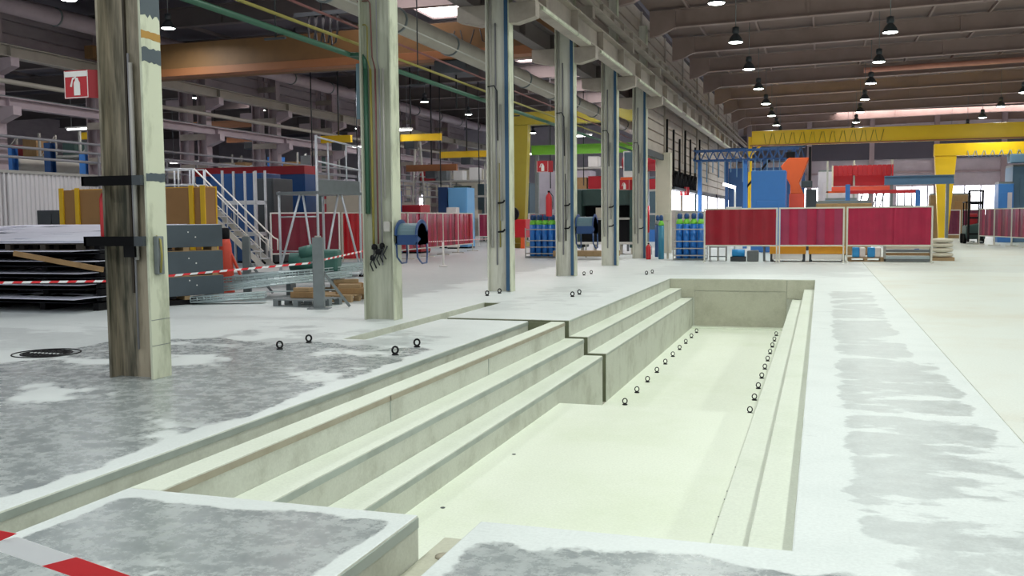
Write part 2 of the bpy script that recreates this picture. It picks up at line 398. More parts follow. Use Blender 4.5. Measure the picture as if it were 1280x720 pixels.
# end wall with glazing
we = MB(); WY = 86
endw = thing('wall_end', 'grey mauve end wall of the hall with a long band of bright windows', 'wall', (0, WY, 0), kind='structure')
MB().box(-60, 30, 0, .3, 4.0, 11).build('upper_wall', 'end_wall', endw)
MB().box(-60, 30, 0, .3, 0, 1.6).build('lower_wall', 'end_wall_dark', endw)
for z in (5.1, 6.3, 7.4): MB().box(-8, 28, -.12, 0, z, z+.16).build('wall_rail', 'duct_pink', endw)
for x in range(-6, 28, 5): MB().box(x-.2, x+.2, -.3, 0, 0, 10).build('wall_post', 'duct_pink', endw)
MB().box(-7, 28, -.2, 0, 6.3, 8.6).build('dark_panel', 'end_wall_dark', endw)
wn = 0
for x in [-58+4*k for k in range(22)]:
    p = MB().box(x, x+3.6, .1, .2, 1.6, 4.0).build('pane', 'window_glow' if x > -6 or (x > -40 and (x//4) % 2 == 0) else 'siding_white', endw)
    for a in (1.2, 2.4): MB().box(x+a-.05, x+a+.05, 0, .1, 1.6, 4.0).build('mullion', 'end_wall_dark', endw)
    MB().box(x+3.6, x+4, 0, .3, 1.6, 4.0).build('pier', 'end_wall', endw)
wl = MB().box(-60.3, -60, 2, 110, 0, 10.2); tag(wl.build('wall_left', 'siding_left'), 'dim far left wall of the hall behind the machines', 'wall', kind='structure')
# wall over the column row: boarded siding
wc = thing('wall_center', 'boarded siding wall above the column row beside the nave', 'wall', (-6.98, 0, 0), kind='structure')
MB().box(-.06, -.03, 17.5, 86, 7.1, 9.9).build('backing', 'siding', wc)
MB().box(-.06, -.03, 38.3, 86, 4.45, 7.1).build('backing', 'siding', wc)
MB().box(-.06, -.03, 50.5, 86, 3.3, 4.45).build('backing', 'siding', wc)
MB().box(-.06, -.03, 44.5, 50.5, 3.0, 4.45).build('backing', 'siding', wc)
MB().box(-.06, -.03, 44.5, 86, 0, 1.2).build('backing', 'siding', wc)
bd = MB().prism([(-.03, 0), (0, .02), (.045, .03), (.045, .40), (0, .42), (-.03, .44)], 'y', .08, 5.92)
proto = None
def board(y, z):
    global proto
    if proto is None: proto = bd.build('board', 'siding', wc); o = proto
    else: o = proto.copy(); COL.objects.link(o)
    o.location = (0, y, z)
for k in range(11):
    y = 20.4+6*k
    for r_ in range(6): board(y, 7.2+.44*r_)
    if k >= 3:
        for r_ in range(6): board(y, 4.5+.44*r_)
    if k >= 4:
        for r_ in range(3): board(y, 3.2+.44*r_)
MB().box(-.05, .1, 38.4, 44.4, 4.25, 4.5).build('door_header', 'dark_grey', wc)
for k in range(6):
    y = 45+6*k
    for j in range(3): MB().box(-.03, 0, y+1.7*j+.3, y+1.7*j+1.7, 2.0, 2.95).build('pane', 'window_glow', wc)
    MB().box(-.05, .02, y, y+6, 1.2, 2.0).build('sill_wall', 'siding', wc)
for k in range(8): MB().box(.03, .12, 38.3+6*k-.06, 38.3+6*k+.06, 4.4, 9.8).build('wall_post', 'beam_paint', wc)
# ------------------------------------------------------------------ roof beams of the nave
rbp = None
for k, y in enumerate(range(8, 93, 6)):
    lb = 'grey brown roof girder with a haunch, %s from the end wall' % ORD[14-k]
    if rbp is None:
        t = thing('roof_girder', lb, 'roof beam', (0, y, 0), group='roof girders of the nave')
        x0, x1 = -6.5, 12.
        zb = lambda x: 9.0+SL*(x+6.6)
        MB().ibeam((x0+.9, 0, zb(x0+.9)), (x1, 0, zb(x1)), .70, .3, .04, .03).build('beam', 'roof_paint', t)
        MB().ibeam((x1, 0, zb(x1)), (28, 0, zb(x1)-SL*16), .70, .3, .04, .03).build('beam', 'roof_paint', t)
        MB().prism([(x0, 8.7), (x0+.45, 8.78), (x0+.95, zb(x0+.9)), (x0+.95, zb(x0)+.7), (x0, zb(x0)+.7)], 'y', -.13, .13).build('haunch', 'roof_paint', t)
        MB().box(x0+.93, x0+1.0, -.16, .16, zb(x0)-.0, zb(x0)+.70).build('stiffener', 'roof_paint', t)
        MB().box(-.6, -.5, -.1, .1, zb(0)-.02, zb(0)+.72).build('stiffener', 'roof_paint', t)
        MB().box(5.4, 5.5, -.1, .1, zb(5)-.02, zb(5)+.72).build('stiffener', 'roof_paint', t)
        rbp = t
    else: place(rbp, (0, y, 0), 0, lb)
# left aisle roof trusses
ltp = None
for k, y in enumerate(range(14, 75, 6)):
    lb = 'dark roof girder across the left aisle, %s from the near end' % ORD[k]
    if ltp is None:
        t = thing('roof_girder', lb, 'roof beam', (0, y, 0), group='roof girders of the left aisle')
        MB().ibeam((-58, 0, 9.2), (-7.2, 0, 9.2), .75, .3, .04, .03).build('beam', 'beam_left', t)
        for x in (-11, -17, -22, -33, -40): MB().box(x-.04, x+.04, -.15, .15, 9.24, 9.91).build('stiffener', 'beam_left', t)
        ltp = t
    else: place(ltp, (0, y, 0), 0, lb)
# ------------------------------------------------------------------ steel columns of the middle row
CX = -6.9
CY = [8.37, 14.33, 20.5, 26.35, 32.3, 38.0]
def column(y, label, wm, H=9.2):
    t = thing('steel_column', label, 'column', (CX, y, 0), group='steel columns of the middle row')
    MB().box(.25, .28, -.15, .15, 0, H).build('flange', 'column_flange', t, .004)
    MB().box(-.28, -.25, -.15, .15, 0, H).build('flange', wm, t, .004)
    MB().box(-.25, .25, -.012, .012, 0, H).build('web', wm, t)
    for zz, x1 in ((5.95, .9), (7.05, .82)):
        MB().prism([(.28, zz+.02), (.45, zz), (x1, zz+.12), (x1, zz+.45), (.28, zz+.45)], 'y', -.15, .15).build('bracket', 'beam_paint', t, .01)
    MB().prism([(-.28, 5.97), (-.45, 5.95), (-.95, 6.07), (-.95, 6.4), (-.28, 6.4)], 'y', -.15, .15).build('bracket', 'beam_paint', t, .01)
    return t
cols = []
LBL = ['nearest steel H column with black straps and a red sign, by the scuffed platform',
       'steel column carrying green, yellow and red pipes and a blue hose holder',
       'third steel column with a dark blue strip and two black hooks beside the far slab',
       'fourth steel column with a fire sign, white front and blue strip',
       'fifth steel column with a blue strip left of the gas cylinders',
       'sixth steel column at the edge of the door opening in the siding wall']
for k, (y, l) in enumerate(zip(CY, LBL)): cols.append(column(y, l, 'column_paint' if k == 0 else 'column_grey' if k == 1 else 'column_white'))
def wpipe(t, x, y, z0, z1, r, mt, nm='conduit'): return MB().tube([(x, y, z0), (x, y, z1)], r, 8).build(nm, mt, t)
# column 1
t = cols[0]
MB().box(-.035, -.01, -.04, -.012, .9, 9.2).build('conduit', 'dark_brown', t)
wpipe(t, .055, -.05, 1.25, 3.3, .022, 'pipe_white'); wpipe(t, .02, -.04, .3, 3.4, .012, 'pipe_grey')
for z in (1.40, 2.03):
    MB().box(-.5, .14, -.20, -.165, z, z+.10).build('strap', 'black_rubber', t)
    MB().box(.14, .25, -.20, -.012, z, z+.10).build('strap_clip', 'dark_grey', t)
    MB().box(-.5, -.47, -.20, .02, z, z+.10).build('strap_clip', 'dark_grey', t)
MB().box(-.08, .06, -.1, -.012, 1.28, 1.40).build('clamp', 'black', t)
MB().box(.281, .34, -.08, .02, 1.1, 1.5).build('switch_box', 'steel_grey', t, .01)
MB().tube([(.35, -.06, 1.12), (.37, -.06, 1.3), (.35, -.05, 1.46), (.3, -.05, 1.5)], .012, 6).build('cable', 'pipe_yellow', t)
rp = random.Random(5)
for z, h_, mt in ((2.06, .10, 'slate'), (3.28, .17, 'slate'), (3.52, .09, 'rust_orange'), (3.74, .34, 'slate'), (.35, .006, 'steel_grey'), (.62, .006, 'steel_grey')):
    jag = .14*h_
    low = [(-.148+.037*i, z+rp.uniform(0, jag)) for i in range(9)]; hi_ = [(-.148+.037*i, z+h_-rp.uniform(0, jag)) for i in range(9)]
    MB().prism(low+hi_[::-1], 'x', .279, .2825).build('paint_patch', mt, t)
# column 2: pipes
t = cols[1]
for x, mt, r, z0, nm in ((-.215, 'pipe_green', .042, 1.75, 'green_pipe'), (-.125, 'pipe_yellow', .022, 1.25, 'yellow_pipe'), (-.04, 'pipe_red', .016, 1.25, 'red_pipe'), (.03, 'pipe_grey', .014, .9, 'conduit'), (.10, 'pipe_white', .018, 2.0, 'conduit')):
    wpipe(t, x, -.06, z0, 4.1, r, mt, nm)
MB().tube([(-.125, -.06, 4.1), (-.17, -.06, 4.25), (-.17, -.06, 4.78), (-.20, -.06, 4.82), (-.34, -.06, 4.82)], .012, 6).build('yellow_pipe', 'pipe_yellow', t)
MB().tube([(-.04, -.06, 4.1), (-.09, -.06, 4.3), (-.11, -.06, 5.15), (-.14, -.06, 5.2), (-.34, -.06, 5.2)], .012, 6).build('red_pipe', 'pipe_red', t)
MB().tube([(.03, -.06, 4.1), (.0, -.06, 4.25), (-.0, -.06, 5.45), (-.03, -.06, 5.5), (-.34, -.06, 5.5)], .01, 6).build('conduit', 'pipe_grey', t)
MB().tube([(-.215, -.06, 4.1), (-.225, -.06, 4.25), (-.28, -.06, 4.34), (-.5, -.06, 4.36)], .04, 8).build('green_pipe', 'pipe_green', t)
MB().box(-.37, -.3, -.1, -.02, 3.3, 4.2).build('cable_duct', 'teal_grey', t, .01)
jb = MB().box(.08, .2, -.12, -.02, 1.45, 1.62).build('valve_box', 'pipe_white', t, .015)
for a, z, r in ((-.1, 1.2, .05), (-.02, 1.12, .06), (.04, 1.22, .045), (-.14, 1.02, .04)):
    MB().lathe([(r*.3, -.05), (r, -.03), (r, .02), (r*.5, .05)], (a, -.09, z), 10).build('valve', 'black', t)
for k in range(5):
    x = -.12+.06*k
    MB().tube([(x, -.07, 1.2), (x+.03, -.12, 1.1+.03*k), (x-.05, -.11, .92+.04*k), (x-.02, -.07, .80+.05*k)], .012, 6).build('hose', 'cable_black', t)
# columns 3 to 6: blue strips, conduits, hooks
for i in (2, 3, 4, 5):
    t = cols[i]
    MB().box(.155, .245, -.14, -.02, 0.02, 7.0).build('blue_strip', 'blue_strip', t, .01)
    wpipe(t, -.19, -.05, 1.0, 7.5, .03, 'pipe_white'); wpipe(t, -.08, -.04, .6, 6.0, .02, 'pipe_grey')
    wpipe(t, .03, -.05, 1.6, 4.2, .025, 'pipe_white')
    if i in (2, 3): wpipe(t, -.005, -.04, 1.0, 2.9, .018, 'pipe_yellow' if i == 2 else 'black')
    for z in ((1.35, 2.0) if i != 5 else (1.2,)):
        MB().tube([(-.02, -.05, z), (.0, -.17, z), (.12, -.2, z+.01), (.16, -.2, z+.06)], .022, 6).build('hook', 'black', t)
    MB().tube([(-.28, -.1, 4.6), (-.1, -.1, 4.62), (-.03, -.1, 4.5), (-.02, -.1, 3.4)], .015, 6).build('cable', 'cable_black', t)
# seventh column, cream, beyond the door opening
t = thing('steel_column', 'cream column on the far side of the door opening behind a teal cylinder', 'column', (CX, 44.2, 0), group='steel columns of the middle row')
MB().box(.22, .32, -.25, .25, 0, 4.6).build('flange', 'cream', t, .01); MB().box(-.32, .22, -.25, .0, 0, 4.6).build('web', 'cream', t, .01)
MB().box(-.36, -.32, -.3, .25, 0, 4.6).build('flange', 'cream', t, .01)
# ------------------------------------------------------------------ crane runways on the column row
def runway(name, label, x, z, h, w_, y0, y1, mt, stiff=None, rail=True):
    t = thing(name, label, 'crane runway', (x, y0, z))
    L_ = y1-y0
    MB().ibeam((0, 0, 0), (0, L_, 0), h, w_, .035, .02).build('girder', mt, t)
    if rail: MB().box(-.03, .03, 0, L_, h, h+.06).build('rail', 'steel_grey', t)
    if stiff:
        n = int(L_/stiff)
        for k in range(n): MB().box(-w_/2+.01, w_/2-.01, k*stiff+.3, k*stiff+.32, .035, h-.035).build('stiffener', mt, t)
    return t
runway('runway_beam', 'pale lower crane runway girder resting on the column brackets along the nave', -6.22, 6.40, .62, .42, 6, 84, 'beam_paint', 3.0)
runway('runway_beam', 'narrow upper crane runway girder with rail above the lower girder', -6.14, 7.50, .30, .26, 6, 84, 'beam_paint', 1.5)
runway('runway_beam', 'dark crane runway girder on the aisle side of the column row', -7.62, 6.40, .62, .36, 6, 84, 'beam_left', 3.0)
t = thing('channel_rail', 'pale green lit steel channel fixed under the nave runway girder', 'rail', (-6.02, 12, 6.33))
for k in range(9): MB().box(-.03, .03, .55+6*k+2.4, 5.2+6*k+2.4, 0, .07).build('channel', 'column_flange', t)
# ------------------------------------------------------------------ high bay lamps
def lamp_proto(col, watt, top):
    t = thing('high_bay_lamp', 'x', 'lamp', (0, 0, 0))
    MB().tube([(0, 0, .48), (0, 0, top)], .015, 6).build('hanger_rod', 'steel_grey', t)
    MB().lathe([(.05, .50), (.11, .48), (.12, .30), (.07, .26)], (0, 0, 0), 14).build('ballast_housing', 'dark_grey', t)
    MB().lathe([(.08, .27), (.13, .22), (.20, .12), (.245, .0), (.25, -.02), (.235, -.02), (.2, .05), (.1, .18)], (0, 0, 0), 18).build('reflector', 'dark_grey', t)
    MB().lathe([(.23, .0), (.22, -.025), (.12, -.045), (.0, -.05)], (0, 0, 0), 18).build('lens', 'lamp_glow', t)
    ld = bpy.data.lights.new('lamp_light', 'AREA'); ld.shape = 'DISK'; ld.size = .46; ld.energy = watt; ld.color = col; ld.spread = R(165)
    lo = bpy.data.objects.new('lamp_light', ld); COL.objects.link(lo); lo.parent = t; lo.location = (0, 0, -.07)
    return t
LY = [2.3+6.3*k for k in range(12)]
pa = lamp_proto((.94, 1.0, .93), LAMP_W, 2.52)
first = True
for row, X in (('the row over the pit', -2.85), ('the row right of the pit', 2.07), ('the rightmost row of the nave', 9.4)):
    for k, y in enumerate(LY):
        lb = 'glowing high bay lamp, %s from the near end of %s' % (ORD[k], row)
        if first: pa.location = (X, y, 7.6); pa['label'] = lb; pa['group'] = 'high bay lamps of the nave'; first = False
        else: place(pa, (X, y, 7.6), 0, lb)
pb = lamp_proto((.95, .97, 1.0), LAMP_W*.9, 1.62); first = True
for row, X, ys in (('the left aisle', -22.1, (17.9, 24.2, 28.9, 37.5, 44.6, 51.9, 59.2, 66.5, 74)), ('the far left bay', -33.1, (26, 32.6, 39, 45.5, 52, 58.5, 65, 72)), ('the added fill row beside columns', -11.2, (5, 12, 19, 43, 49, 56, 63, 70)), ('the added leftmost fill row', -45, (30, 40, 50, 60))):  # column-side and leftmost rows are added to brighten the dark aisle background
    for k, y in enumerate(ys):
        lb = 'glowing lamp hanging in %s, %s from the near end' % (row, ORD[k])
        if first: pb.location = (X, y, 8.5); pb['label'] = lb; pb['group'] = 'high bay lamps of the aisles and added fill rows'; first = False
        else: place(pb, (X, y, 8.5), 0, lb)
# ------------------------------------------------------------------ lifting eye bolts
def eyebolt(label, loc, rz=.3, tr=.0085):
    t = thing('eye_bolt', label, 'eye bolt', loc, rz)
    MB().lathe([(.042, 0), (.042, .012), (.022, .02), (.02, .03)], (0, 0, 0), 12).build('collar', 'black', t)
    pts = [(.036*math.cos(a), 0, .062+.042*math.sin(a)) for a in [R(-90+30*i) for i in range(13)]]
    MB().tube(pts, tr, 8, False).build('ring', 'black', t)
    return t
eb = None
def eb_place(lb, loc, rz, grp):
    global eb
    if loc[2] == 0 and eb and eb['group'] != grp: eb = eyebolt(lb, loc, rz, .012); eb['group'] = grp; return
    if eb is None: eb = eyebolt(lb, loc, rz); eb['group'] = grp
    else: place(eb, loc, rz, lb, grp)
for k in range(10):
    y = 14.66+1.08*k
    eb_place('black lifting eye in the pit floor, %s from the near end of the left row' % ORD[k], (-2.9-.008*k, y, -1.3), .3, 'lifting eyes in the pit')
for k in range(10):
    y = 14.5+1.08*k
    eb_place('black lifting eye in the pit floor, %s from the near end of the right row' % ORD[k], (-.97-.004*k, y, -1.3), .2, 'lifting eyes in the pit')
for lb, x, y in (('leftmost black lifting eye on the near platform left of the stepped pit', -6.59, 10.62), ('second lifting eye from the left on the platform, just behind the leftmost', -6.56, 11.3),
                 ('nearer of the two lifting eyes close to the platform edge by the pit', -4.92, 10.52), ('farther of the two lifting eyes close to the platform edge by the pit', -4.95, 11.25),
                 ('left lifting eye in front of the third column foot', -6.79, 19.2), ('right lifting eye in front of the third column foot', -6.73, 19.85),
                 ('left eye of the pair on the far slab above the pit', -4.93, 19.3), ('right eye of the pair on the far slab above the pit', -4.93, 19.9),
                 ('left lifting eye of the pair at the fourth column foot', -6.45, 26.6), ('right lifting eye of the pair at the fourth column foot', -6.4, 27.3),
                 ('left lifting eye of the pair beyond the far left pit corner', -4.75, 27.2), ('right lifting eye of the pair beyond the far left pit corner', -4.7, 27.9)):
    eb_place(lb, (x, y, 0), .5, 'lifting eyes set in the floor')
# manhole
t = thing('manhole_cover', 'round cast iron manhole grating in the floor left of the nearest column', 'manhole', (-9.3, 9.55, 0))
for r in (.40, .30): MB().tube([(r*math.cos(R(15*i)), r*math.sin(R(15*i)), .004) for i in range(25)], .009, 6, False).build('rim', 'black', t)
for k in range(-4, 5):
    x = k*.06; l = math.sqrt(.28**2-x*x) if abs(x) < .28 else 0
    for a, b in ((-l, -.03), (.03, l)):
        if b-a > .06: MB().box(x-.009, x+.009, a, b, .001, .008).build('bar', 'black', t)
# ------------------------------------------------------------------ fire signs and extinguishers
def fire_sign(label, loc, rz, w_=.30, h_=.30, proj=.30, name='fire_sign', header=True):
    t = thing(name, label, 'sign', loc, rz)
    # projecting V: the left face looks at the viewer, the right one is turned away
    MB().box(-w_, 0, -.012, 0, 0, h_).build('front_panel', 'red_sign', t)
    MB().prism([(0, -.012), (.11, .1), (.10, .11), (-.008, 0)], 'z', 0, h_).build('side_panel', 'red_sign_dark', t)
    if header: MB().box(-w_+.01, -.01, -.015, -.012, h_*.77, h_-.01).build('header', 'white_paint', t)
    s = w_/.30
    for a in ((-w_+.004, -w_+.012, .004, h_-.004), (-.012, -.004, .004, h_-.004), (-w_+.012, -.012, .004, .012)):
        MB().box(a[0], a[1], -.015, -.012, a[2], a[3]).build('border', 'white_paint', t)
    c = -w_/2+.01
    ex = MB().prism([(c-.038*s, .03), (c+.038*s, .03), (c+.038*s, .155*s), (c+.02*s, .18*s), (c+.014*s, .205*s), (c-.014*s, .205*s), (c-.02*s, .18*s), (c-.038*s, .155*s)], 'y', -.016, -.012)
    ex.prism([(c-.01*s, .205*s), (c-.01*s, .22*s), (c-.055*s, .205*s), (c-.085*s, .12*s), (c-.065*s, .115*s), (c-.048*s, .185*s)], 'y', -.016, -.012)
    ex.build('pictogram', 'white_paint', t)
    return t
fire_sign('red and white fire extinguisher sign high on the nearest column', (-7.29, 8.22, 2.95), 0, .31, .29)
fire_sign('red fire extinguisher sign on the fourth column above the blue cylinders', (-7.34, 26.05, 2.95), 0, .34, .32, header=False)
fire_sign('small orange red fire sign on the aisle side of the sixth column', (-7.30, 37.83, 2.75), 0, .4, .4, header=False)
fire_sign('small magenta and white fire sign on the siding beyond the gas cylinders', (-6.5, 49.0, 2.72), 0, .35, .45, header=False)
def extinguisher(label, loc, h=.55, r=.08):
    t = thing('fire_extinguisher', label, 'fire extinguisher', loc)
    MB().lathe([(r*.9, 0), (r, .02), (r, h*.8), (r*.75, h*.9), (r*.3, h*.95), (r*.3, h)], (0, 0, 0), 14).build('body', 'red_paint', t)
    MB().box(-.03, .03, -.02, .02, h, h+.05).build('valve', 'black', t)
    MB().tube([(.02, 0, h+.03), (r+.03, 0, h*.85), (r+.03, 0, h*.3)], .01, 6).build('hose', 'black', t)
    return t
extinguisher('red fire extinguisher strapped to the left side of the nearest column', (-7.305, 8.42, 1.45), .56, .07)
extinguisher('red fire extinguisher standing at the foot of the sixth column', (-6.42, 37.2, 0), .6, .1)
extinguisher('tall red fire extinguisher hung on the fourth column beside the blue cylinders', (-7.40, 26.3, 1.7), .68, .09)
# ------------------------------------------------------------------ blue hose holders on columns
def hose_holder(label, loc, s=1.0):
    t = thing('hose_holder', label, 'hose holder', loc)
    n = 10
    def arc(r, a0=0, a1=180): return [(r*math.cos(R(a0+(a1-a0)*i/n)), r*math.sin(R(a0+(a1-a0)*i/n))) for i in range(n+1)]
    o_, i_ = arc(.19*s), arc(.18*s)
    MB().prism([(y, z) for y, z in o_]+[(y, z) for y, z in i_[::-1]], 'x', .0, .36*s).build('saddle_top', 'teal_grey', t)
    MB().box(0, .36*s, -.19*s, -.18*s, -.16*s, 0).build('saddle_skirt', 'blue_navy', t)
    MB().box(0, .36*s, .18*s, .19*s, -.16*s, 0).build('saddle_skirt', 'blue_navy', t)
    for x in (0, .36*s):
        oo = arc(.25*s); MB().prism([(y, z) for y, z in oo]+[(.25*s, -.16*s), (.19*s, -.16*s)]+[(y, z) for y, z in arc(.19*s)]+[(-.19*s, -.16*s), (-.25*s, -.16*s)], 'x', x, x+.02).build('end_rim', 'blue_navy', t)
    for x in (.0, .36*s):
        pts = [(x+.01, -.2*s, -.14*s), (x+.02, -.2*s, -.36*s), (x+.06, -.12*s, -.46*s), (x+.05, .1*s, -.46*s), (x+.02, .2*s, -.3*s), (x+.01, .2*s, -.14*s)]
        MB().tube(pts, .014*s, 6).build('hook_bar', 'blue_navy', t)
    MB().box(-.05, 0, -.08, .08, -.12*s, .12*s).build('mount', 'dark_grey', t)
    return t
hose_holder('blue half round hose holder bolted to the second column', (-6.56, 14.33, 1.40))
hose_holder('blue half round hose holder bolted to the fourth column', (-6.56, 26.35, 1.42), 1.35)
# ------------------------------------------------------------------ barrier tapes
def tape(name, label, pts, width, seg, sag=0.0, slant=.5):
    mb = MB(); P = [Vector(p) for p in pts]
    d = []; 
    for a, b in zip(P[:-1], P[1:]):
        n = max(1, int(round((b-a).length/seg))); d += [a+(b-a)*i/n for i in range(n)]
    d.append(P[-1]); z = Vector((0, 0, width/2)); n = len(d)
    for i in range(n-1):
        a, b = d[i], d[i+1]; sh = (b-a)*slant*.25
        s0 = Vector((0, 0, -sag*math.sin(math.pi*i/(n-1)))); s1 = Vector((0, 0, -sag*math.sin(math.pi*(i+1)/(n-1))))
        th = Vector((.001, .001, 0))
        q = [a-z-sh+s0, b-z-sh+s1, b+z+sh+s1, a+z+sh+s0]
        mb.add([p-th for p in q]+[p+th for p in q], [(0, 1, 2, 3), (7, 6, 5, 4), (0, 4, 5, 1), (3, 2, 6, 7), (1, 5, 6, 2), (0, 3, 7, 4)], False, i % 2)
    return tag(mb.build(name, ['tape_white', 'tape_red']), label, 'tape')
paint('tape_white', 'f2f2f4', .35, .03, 'd0d0d4', 3); paint('tape_red', 'e23038', .35, .03, 'c02830', 3)
tape('barrier_tape', 'red and white barrier tape crossing the bottom left corner in front of the slab', [(-4.3, 2.05, .86), (-2.78, 2.6, .515), (-2.47, 2.82, .30+.02), (-1.9, 3.1, .05)], .078, .2, 0, 1.2)
tape('barrier_tape', 'thin red and white barrier tape strung behind the columns past the sheet stacks', [(-13.2, 10.2, .78), (-10.9, 12.6, .70), (-9.0, 15.55, .86), (-9.6, 19.5, 1.0), (-15.4, 33.0, .75), (-16.0, 46.5, .62)], .035, .13)
# ------------------------------------------------------------------ pipes, ducts and cables along the columns
def run(name, label, pts, r, mt, cat='pipe', n=8, clamps=None):
    t = thing(name, label, cat, pts[0]); o = Vector(pts[0])
    q = [Vector(p)-o for p in pts]
    MB().tube(q, r, n).build(name+'_run', mt, t)
    if clamps:
        a, b = q[0], q[-1]; L_ = (b-a).length; d = (b-a)/L_; k = clamps*.5
        while k < L_:
            c = a+d*k; MB().tube([c-d*.03, c+d*.03], r*1.14, n).build('joint_ring', clamps_mat, t); k += clamps
    return t
clamps_mat = 'steel_grey'
run('green_pipe', 'green pipe running along the column row to the second column', [(-7.4, 6, 4.36), (-7.4, 60, 4.36)], .045, 'pipe_green', clamps=6)
run('yellow_pipe', 'thin yellow pipe above the green pipe beside the columns', [(-7.5, 6, 4.62), (-7.5, 60, 4.62)], .026, 'pipe_yellow')
run('red_pipe', 'dull red pipe above the yellow pipe beside the columns', [(-7.62, 6, 4.95), (-7.62, 60, 4.95)], .022, 'pipe_red')
run('white_pipe', 'thin pale pipe, topmost of the pipes beside the columns', [(-7.56, 6, 5.3), (-7.56, 60, 5.3)], .018, 'pipe_white')
run('air_duct', 'large pale round air duct running along the aisle side of the columns', [(-8.5, 8, 5.80), (-8.5, 70, 5.80)], .24, 'duct_grey', 'duct', 16, 3.0)
for k, y in enumerate((12.2, 17.3, 23.4, 29.4)):
    t = thing('hanger_rod', 'thin threaded rod holding the aisle pipes, %s from the near end' % ORD[k], 'rod', (-7.5, y, 4.25), group='rods holding the aisle pipes')
    MB().tube([(0, 0, 0), (0, 0, 2.15)], .012, 6).build('rod', 'cable_black', t); MB().box(-.18, .16, -.02, .02, .0, .03).build('cross_bar', 'cable_black', t)
# dangling cable loops on the crane festoon
t = thing('cable_festoon', 'loops of black cable hanging by the brown crane beam left of the second column', 'cable', (-14.5, 26, 6.9))
for k in range(4):
    x = -.3+.25*k
    MB().tube([(x, 0, .9), (x-.05, 0, .5), (x+.0, 0, .1-.1*(k % 2)), (x+.12, 0, .08), (x+.2, 0, .5), (x+.2, 0, .9)], .03, 6).build('cable_loop', 'cable_black', t)
MB().box(-.8, 1.2, -.06, .06, .9, 1.02).build('festoon_rail', 'dark_grey', t); MB().tube([(.1, 0, 1.0), (.1, 0, 2.3)], .03, 6).build('rod', 'cable_black', t)
# ------------------------------------------------------------------ brown overhead crane in the left aisle
t = thing('bridge_crane', 'brown and orange overhead crane bridge spanning the left aisle under the roof', 'crane', (-17, 31, 7.12))
MB().box(-9.2, 9.0, -.22, .22, .28, 1.22).build('girder', 'crane_brown', t, .01); MB().box(-9.2, 9.0, -.30, .30, 0, .28).build('lower_flange', 'crane_orange', t, .01)
MB().box(-9.2, 9.0, .9, 1.3, .1, 1.15).build('girder', 'crane_brown', t, .01)
for x in (-9.6, 8.95): MB().box(x, x+.4, -1.2, 2.2, .72, 1.2).build('end_carriage', 'crane_brown', t, .02)
MB().box(4.2, 5.4, -.1, 1.2, -.45, .0).build('hoist', 'dark_grey', t, .05); MB().tube([(4.8, .5, -.4), (4.8, .5, -1.6)], .03, 6).build('hoist_rope', 'cable_black', t)
for k in range(4): MB().tube([(4.6+.7*k, -.35, .9), (4.7+.7*k, -.36, .5), (4.95+.7*k, -.36, .4), (5.1+.7*k, -.35, .9)], .022, 6).build('cable_loop', 'cable_black', t)
# ------------------------------------------------------------------ far column row with runway and pipes
FY = [26.2, 32.1, 38, 44, 50, 56, 62, 68]
fp = None
for k, y in enumerate(FY):
    lb = 'wide mauve twin column of the far left row, %s from the near end' % ORD[k]
    if fp is None:
        t = thing('twin_column', lb, 'column', (-27.75, y, 0), group='twin columns of the far left row')
        for x in (-.5, .5): MB().ibeam((0, 0, 0), (0, .01, 0), .1, .1) and MB().box(x-.25, x-.2, -.2, .2, 0, 9.2).box(x+.2, x+.25, -.2, .2, 0, 9.2).box(x-.2, x+.2, -.02, .02, 0, 9.2).build('post', 'duct_pink', t)
        for z in (1.2, 2.6, 4.0, 5.4, 6.7, 8.3): MB().box(-.7, .7, -.23, -.2, z, z+.28).build('batten_plate', 'beam_paint', t)
        for z, sx in ((6.75, 1), (6.75, -1), (5.1, 1)):
            MB().prism([(sx*.75, z), (sx*1.45, z+.25), (sx*1.45, z+.55), (sx*.75, z+.55)][::sx], 'y', -.18, .18).build('bracket', 'duct_pink', t)
        fp = t
    else: place(fp, (-27.75, y, 0), 0, lb)
t = runway('runway_beam', 'pale crane runway girder on the far left column row', -26.75, 7.35, .42, .4, 14, 80, 'duct_grey', 6.0)
t = runway('runway_beam', 'mauve lower runway girder on the far left column row', -26.9, 5.65, .35, .35, 14, 80, 'duct_pink', 6.0)
run('pipe', 'pale pipe between the two far left runway girders', [(-26.6, 14, 6.5), (-26.6, 80, 6.5)], .09, 'duct_grey')
run('pipe', 'thin grey pipe, upper of the rail pipes crossing the far left columns', [(-26.8, 14, 4.65), (-26.8, 80, 4.65)], .05, 'pipe_grey')
run('pipe', 'thin grey pipe, middle of the rail pipes crossing the far left columns', [(-26.8, 14, 4.3), (-26.8, 80, 4.3)], .05, 'pipe_grey')
run('pipe', 'thin grey pipe, lowest of the rail pipes crossing the far left columns', [(-26.8, 14, 3.95), (-26.8, 80, 3.95)], .05, 'pipe_grey')
run('air_duct', 'mauve round duct high along the far left column row', [(-26.2, 14, 9.0), (-26.2, 80, 9.0)], .3, 'duct_pink', 'duct', 14, 4)
ws = thing('wall_clerestory', 'mauve boarded clerestory over the far left column row', 'wall', (-28.1, 0, 0), kind='structure')
bp2 = None
for k in range(9):
    for r_ in range(4):
        if bp2 is None: bp2 = MB().prism([(-.03, 0), (.0, .02), (.05, .03), (.05, .44), (0, .46), (-.03, .48)], 'y', .1, 5.8).build('board', 'siding_left', ws); o = bp2
        else: o = bp2.copy(); COL.objects.link(o)
        o.location = (0, 20.3+6*k, 8.0+.48*r_)
